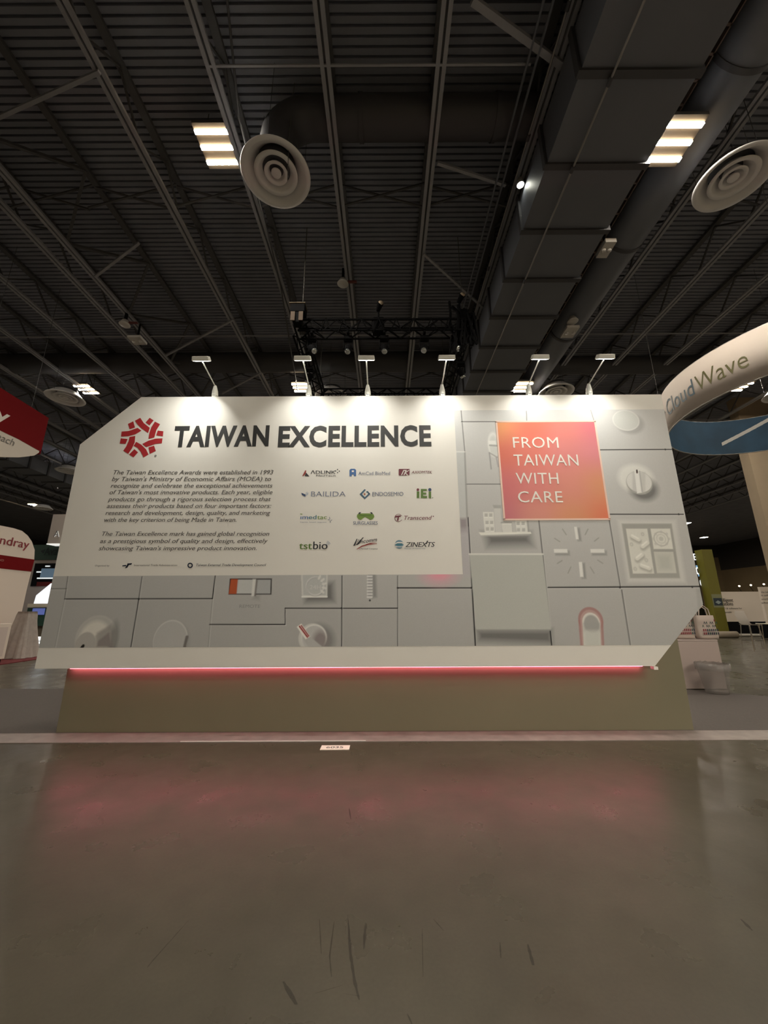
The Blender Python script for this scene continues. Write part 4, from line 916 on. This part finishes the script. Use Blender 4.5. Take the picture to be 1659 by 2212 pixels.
tb = thing('booth_counter', 'green fronted booth counter with a blue screen below the lit case', 'counter', (-18, 18.3, 0))
rect(60, 1304, 108, 1311, 18.2, 1.0, 'counter_top', mat('cream_top', (.75, .68, .55), .4), tb); rect(60, 1313, 104, 1352, 18.3, .8, 'counter_front', mat('counter_green', (.025, .075, .055), .6), tb)
rect(71, 1314, 94, 1328, 18.26, .03, 'counter_screen', mat('screen_blue', (.10, .13, .36), .3, emit=.7), tb); rect(60, 1352, 100, 1400, 18.5, .6, 'counter_base', mat('counter_tan', (.22, .18, .13), .7), tb)
lb_ = thing('light_box', 'low glowing white light box with slats by the floor at left', 'light box', (-13.5, 15, 0))
rect(62, 1377, 86, 1407, 15, .4, 'light_panel', mat('light_box_glow', (.9, .93, .92), .4, emit=1.6), lb_); 
for y_ in (1384, 1391, 1398): rect(62, y_, 86, y_+1.5, 14.97, .03, 'slat', mat('slat_grey', (.35, .36, .35)), lb_)
rect(62, 1407, 86, 1421, 14.95, .5, 'plinth', blackp, lb_)
# white hanging sign with the letter A
A_ = thing('hanging_sign', 'white square hanging sign showing the letter A beside the wall', 'hanging sign', (-15.3, 18, 4.5))
a, c = on_y(116, 1111, 18), on_y(170, 1174, 18); MB().box(a.x-.02, c.x, 18, 18.5, c.z, a.z).build('sign_body', mat('sign_pale', (.50, .44, .40), .6), A_)
MB().box(a.x-.03, c.x, 17.98, 18.52, c.z-.04, c.z).build('lit_edge', mat('edge_glow', (.9, .9, .85), .4, emit=.8), A_)
p0, p1 = on_y(118, 1160, 18), on_y(129, 1160, 18); b = MB(); b.text('A', (p0.x, p0.z), (p1.x, p1.z), .28, lambda u, v, o: (u, 18-o, v), 0, .03); b.text('A', (p0.x-.02, p0.z+.015), (p1.x-.02, p1.z+.015), .28, lambda u, v, o: (u, 18-o, v), 1, .05)
b.build('sign_letter', [mat('letter_lit', (.9, .9, .85), .4, emit=.4), mat('letter_dark_grey', (.12, .11, .11))], A_)  # dark grey letter laid in front of the pale one
MB().tube([(-15.2, 18.2, a.z), (-15.2, 18.2, 10.9)], .01, 6).build('hanging_wire', wire, A_)
# far pilasters of the hall on the left
for i, (x, wd) in enumerate(((-33, 1.6), (-29.3, 1.3), (-26.4, 1.0))):
    o = MB().box(x, x+wd, 44, 44.6, 0, 8).build('wall_pilaster', mat('pilaster_grey', (.20, .17, .15), .8)); tag(o, ['broad', 'narrower', 'slim'][i]+' pale pilaster far off at the left of the hall', 'pilaster', None, 'structure')

# ------------------------------------------------------------------ right side
colm = mat('column_tan', (.32, .245, .165), .75, noise=.06, nscale=2)
o = MB().box(16.2, 18.6, 16, 16.43, 0, 10.9).build('column', colm); tag(o, 'thick square tan building column at the right edge', 'column', None, 'structure')
py = thing('lime_pylon', 'tall lime green pylon sign with a dark logo patch', 'pylon sign', (17.5, 21, 0)); lime = mat('lime_green', (.16, .145, .010), .6)
a = on_y(1515, 1187, 21); MB().box(a.x, a.x+.58, 21, 21.5, 0, a.z).build('pylon_body', lime, py, .01)
c0, c1 = on_y(1537, 1294, 21), on_y(1553, 1308, 21); b = MB(); s21 = lambda u, v, o=0.0: (u, 21-o, v)
b.sheet([(17.40, c1.z-.1), (17.93, c1.z-.1), (17.93, c0.z+.25), (17.40, c0.z+.25)], s21, 2, .005)
b.sheet([(17.45, c1.z), (17.9, c1.z), (17.9, c0.z+.05), (17.45, c0.z+.05)], s21, 0, .01); zc_ = (c0.z+c1.z)/2
b.sheet([(17.52, zc_), (17.68, zc_-.1), (17.84, zc_), (17.68, zc_+.1)], s21, 1, .015); b.build('logo_patch', [mat('patch_navy', (.02, .035, .05)), mat('patch_pale', (.3, .36, .36)), mat('patch_grey_green', (.22, .23, .12))], py)
dp = thing('number_display', 'black display showing lit white characters beside the lime pylon', 'display screen', (17, 21.6, 0))
a = on_y(1494, 1180, 21.6); c = on_y(1516, 1312, 21.6); MB().box(a.x-.6, c.x+.15, 21.6, 21.75, 0, a.z).build('display_body', mat('display_black', (.006, .007, .009), .3), dp)
b = MB(); sd = lambda u, v, o=0.0: (u, 21.6-o, v)
for s_, x0, x1, y0, hh in (('E', 1497, 1509, 1210, .36), ('0', 1504, 1513, 1241, .40), ('10', 1507, 1522, 1267, .40)):
    A, B_ = on_y(x0, y0, 21.6), on_y(x1, y0, 21.6); b.text(s_, (A.x, A.z), (B_.x, A.z), hh, sd, 0, .02, bold=.04)
for x0, x1, y0, m_i in ((1505, 1512, 1211, 0), (1503, 1514, 1225, 1), (1508, 1519, 1245, 1)):
    A, B_ = on_y(x0, y0, 21.6), on_y(x1, y0, 21.6); b.sheet([(A.x, A.z), (B_.x, A.z), (B_.x, A.z+.09), (A.x, A.z+.09)], sd, m_i, .02)
b.build('display_characters', [mat('char_white', (.95, 1, 1), .4, emit=1.2), mat('char_blue', (.25, .5, .8), .4, emit=.8)], dp)
# printed partitions
def partition(Y, x0, x1, z0, z1, label, lines, base=True):
    t = thing('booth_partition', label, 'partition wall', ((x0+x1)/2, Y, 0), 'white printed partitions'); MB().box(x0, x1, Y, Y+.12, z0, z1).build('partition_board', mat('partition_white', (.80, .70, .60), .7), t)
    MB().box(x0-.1, x1, Y+.02, Y+.4, 0, z0).build('partition_base', blackp, t)
    b = MB()
    for s_, xa, xb, z, cap, bd in lines: b.text(s_, (xa, z), (xb, z), cap, lambda u, v, o: (u, Y-o, v), 0, .01, bold=bd)
    b.build('partition_lettering', mat('partition_ink', (.05, .045, .04)), t)
def px(x, y, Y): return on_y(x, y, Y)
p = [px(x, y, 22) for x, y in ((1552,1281), (1652,1276), (1565,1343), (1553,1300), (1584,1300), (1556,1308), (1584,1308), (1560,1316), (1603,1316), (1562,1324), (1580,1324))]
partition(22, p[0].x, p[1].x, .72, 2.33, 'white printed partition with bold lettering behind the lime pylon', [('Intelligent', p[3].x-.12, p[4].x, p[3].z, .19, .03), ('Locations', p[5].x-.12, p[6].x, p[5].z, .19, .03), ('RFID & software for', p[7].x-.1, p[8].x, p[7].z, .09, 0), ('the people', p[9].x-.1, p[10].x, p[9].z, .09, 0)])
p = [px(x, y, 19) for x, y in ((1641,1268), (1700,1268), (1643,1281), (1643,1288), (1643,1296), (1643,1304))]
partition(19, p[0].x, p[1].x+.5, .72, p[0].z, 'white partition with small print cut off at the right edge', [(s_, p[i].x+.03, p[i].x+.95, p[i].z, .085, .0) for i, s_ in ((2, 'the industry leader'), (3, 'in software that'), (4, 'works for the'), (5, 'whole team'))])
for i, (x, y, Y) in enumerate(((1597,1266,22.2), (1622,1264,22.2), (1650,1262,22.2))):
    q = on_y(x, y, Y); t = thing('arm_spotlight', ['left', 'middle', 'right'][i]+'most tiny lit spotlight above the printed partition' if i != 1 else 'middle tiny lit spotlight above the printed partition', 'spotlight', tuple(q), 'tiny spotlights above the partition')
    MB().ball(q, .05, .05, .05, 0, 12, 8).build('lamp_bulb', mat('bulb_glow', (1, .8, .6), .4, emit=3), t); MB().tube([(q.x, q.y+.05, q.z), (q.x, q.y+.1, q.z-.05), (q.x, 22.1, 2.3)], .012, 6).build('arm', blackp, t)
# bar stools
chairm = mat('stool_shell_white', (.72, .65, .58), .35); chrome = mat('chrome', (.75, .73, .7), .12, metal=1)
def stool():
    t = thing('bar_stool', '', 'bar stool', (0,0,0), 'white bar stools')
    b = MB(); pr = [(-.26,1.36), (-.25,1.25), (-.20,1.08), (-.16,.95), (-.10,.90), (.05,.885), (.26,.89)]; vs = []; fs = []
    for i, (x, z) in enumerate(pr):
        for k in range(7): y = (k/6-.5)*.44*(.85 if i in (0,) else 1); vs.append((x-.25*(y*y)*(1 if i < 4 else 0)*-1, y, z+(.25*y*y if i > 3 else 0)))
    n_ = len(vs); vs += [(x, y, z-.015) for x, y, z in vs]
    for i in range(len(pr)-1):
        for k in range(6): a = i*7+k; fs += [(a, a+1, a+8, a+7), (n_+a+7, n_+a+8, n_+a+1, n_+a)]
    b.add(vs, fs, 0, True); b.build('seat_shell', chairm, t)
    for sx in (-1, 1):
        for sy in (-1, 1): MB().tube([(sx*.16, sy*.16, .88), (sx*.2, sy*.2, .45), (sx*.22, sy*.22, 0.0)], .012, 8).build('leg', chrome, t)
    MB().tube([(-.205,-.205,.35), (.205,-.205,.35), (.205,.205,.35), (-.205,.205,.35), (-.205,-.205,.35)], .009, 6).build('foot_rail', chrome, t)
    MB().box(-.18, .26, -.2, .2, .872, .886).build('seat_frame', chrome, t)
    return t
S0 = stool(); S0.location = (13.02, 14.35, 0); S0['label'] = 'white bar stool with chrome legs before the printed partition'
S1 = copy_tree(S0, (14.25, 15.0, 0), 'white bar stool cut off by the right edge'); S1.rotation_euler.z = 2.6
# carpet rolls
o = MB().tube([(15.9, 20.3, .16), (17.6, 20.2, .16)], .16, 18).build('carpet_roll', mat('roll_beige', (.30, .25, .19), .9)); tag(o, 'rolled beige carpet lying on the floor under the lime pylon', 'carpet roll')
o = MB().tube([(18.3, 21.2, .07), (20.2, 20.9, .07)], .07, 12).build('cardboard_tube', mat('tube_pale', (.5, .46, .4), .7)); tag(o, 'pale thin tube lying on the floor before the partition', 'tube')
# counter, tote bags, card, bin
ct = thing('reception_counter', 'white reception counter standing behind the right end of the wall', 'counter', (5.7, 8.1, 0))
ctm = mat('counter_white', (.42, .34, .31), .5); MB().box(4.9, 6.42, 7.82, 8.5, .01, .86).build('counter_body', ctm, ct, .008); MB().box(4.9, 6.42, 7.82, 8.5, .862, .89).build('counter_top', ctm, ct, .005)
def tote(x, y, z, wd, ht, label, cols, ang=0):
    t = thing('tote_bag', label, 'tote bag', (x, y, z), 'printed tote bags on the counter'); R = Matrix.Rotation(ang, 3, 'Z'); hw = wd/2
    b = MB(); ring = []; vs = []; NZ = 10
    for i in range(NZ+1):
        f_ = i/NZ; d_ = .09*(1-.55*f_)+.01*math.sin(f_*9)
        for k in range(24):
            a = 2*pi*k/24; cx_ = math.copysign(abs(math.cos(a))**.35, math.cos(a)); sy = math.copysign(abs(math.sin(a))**.6, math.sin(a)); p_ = R @ Vector((cx_*hw*(1-.03*f_), sy*d_, f_*ht)); vs.append((x+p_.x, y+p_.y, z+p_.z))
    fs = [(i*24+k, i*24+(k+1)%24, (i+1)*24+(k+1)%24, (i+1)*24+k) for i in range(NZ) for k in range(24)]; fs.append(tuple(range(24))[::-1]); b.add(vs, fs, 0, True)
    b.build('bag_body', mat('bag_canvas', (.50, .42, .37), .75), t)
    for s_ in (-1, 1):
        q = [R @ Vector((-.11, s_*.03, ht-.02)), R @ Vector((-.09, s_*.035, ht+.12)), R @ Vector((0, s_*.04, ht+.19)), R @ Vector((.09, s_*.035, ht+.12)), R @ Vector((.11, s_*.03, ht-.02))]
        MB().tube([(x+p_.x, y+p_.y, z+p_.z) for p_ in q], .012, 6).build('handle', mat('bag_handle', (.5, .42, .37), .8), t)
    b = MB(); r_ = random.Random(cols[0])
    def fs_(u, v, o=0.0): p_ = R @ Vector((u, -.115, v)); return (x+p_.x, y+p_.y, z+p_.z)
    w_ = .027; k = 0
    for i in range(8):
        for j in range(4):
            u = -hw*.82+i*(wd*.82/8)+.01; v = ht*.18+j*.062
            if cols[1] == 'chev': 
                if (i+j) % 3 == 0 and j > 1: continue
                b.sheet([(u, v+.03), (u+w_*.6, v+.068), (u+w_*1.2, v+.03), (u+w_*1.2, v), (u+w_*.6, v+.038), (u, v)] if j > 1 else [(u, v), (u+w_, v), (u+w_, v+.045), (u, v+.045)], fs_, (1 if (i+j) % 4 else 2) if j > 1 else (0 if i < cols[2] else (2 if i % 3 else 1)), 0)
    b.sheet([(hw*.5, ht*.74), (hw*.66, ht*.74), (hw*.62, ht*.84), (hw*.54, ht*.84)], fs_, 0, 0)
    b.build('bag_print', [mat('print_red', (.20, .03, .04)), mat('print_green', (.03, .065, .05)), mat('print_navy', (.03, .03, .05))], t)
tote(6.36, 7.98, .90, .38, .44, 'printed tote bag at the right end of the counter', (3, 'chev', 2)); tote(5.96, 8.06, .90, .38, .45, 'printed tote bag with red blocks partly behind the other bag', (5, 'chev', 6), .06)
cd = thing('card_stand', 'white card stand poking up between the tote bags', 'card stand', (6.2, 8.25, .9)); MB().prism([(6.08, .9), (6.3, .9), (6.22, 1.5), (6.12, 1.5)], lambda u, v: (u, 8.22+.1*(v-.9), v), lambda u, v: (u, 8.25+.1*(v-.9), v)).build('card', mat('card_pale', (.62, .54, .50), .4), cd)
MB().box(6.05, 6.33, 8.18, 8.34, .9, .915).build('card_foot', blackp, cd)
bn = thing('waste_bin', 'clear plastic lined waste bin on the carpet by the counter', 'waste bin', (5.93, 7.46, 0))
lin_ = mat('bin_liner', (.26, .235, .22), .25, noise=.12, nscale=14, bump=.4, alpha=.5)
vs = []; fs = []; K = 40
for i in range(9):
    f_ = i/8; r_ = .165+.075*f_
    for k in range(K): a = 2*pi*k/K; rr_ = r_*(1+(.025*math.sin(k*2.3+i*.8)+.02*math.sin(k*5.1))*f_); vs.append((5.93+rr_*math.cos(a), 7.46+rr_*math.sin(a), .01+.5*f_+.012*math.sin(k*1.7)*(f_ > .9)))
fs = [(i*K+k, i*K+(k+1)%K, (i+1)*K+(k+1)%K, (i+1)*K+k) for i in range(8) for k in range(K)]; fs.append(tuple(range(K))[::-1])
b = MB(); b.add(vs, fs, 0, True); b.build('bin_body', lin_, bn)
vs = [(5.93+(.244+.012*math.sin(k*1.9)+d_)*math.cos(2*pi*k/K), 7.46+(.244+.012*math.sin(k*1.9)+d_)*math.sin(2*pi*k/K), z_+.01*math.sin(k*2.6)) for d_, z_ in ((0,.515), (.012,.515), (.006,.40)) for k in range(K)]
fs = [(i*K+k, i*K+(k+1)%K, (i+1)*K+(k+1)%K, (i+1)*K+k) for i in range(2) for k in range(K)]; b = MB(); b.add(vs, fs, 0, True); b.build('bin_liner_cuff', lin_, bn)
bpy.context.view_layer.update()
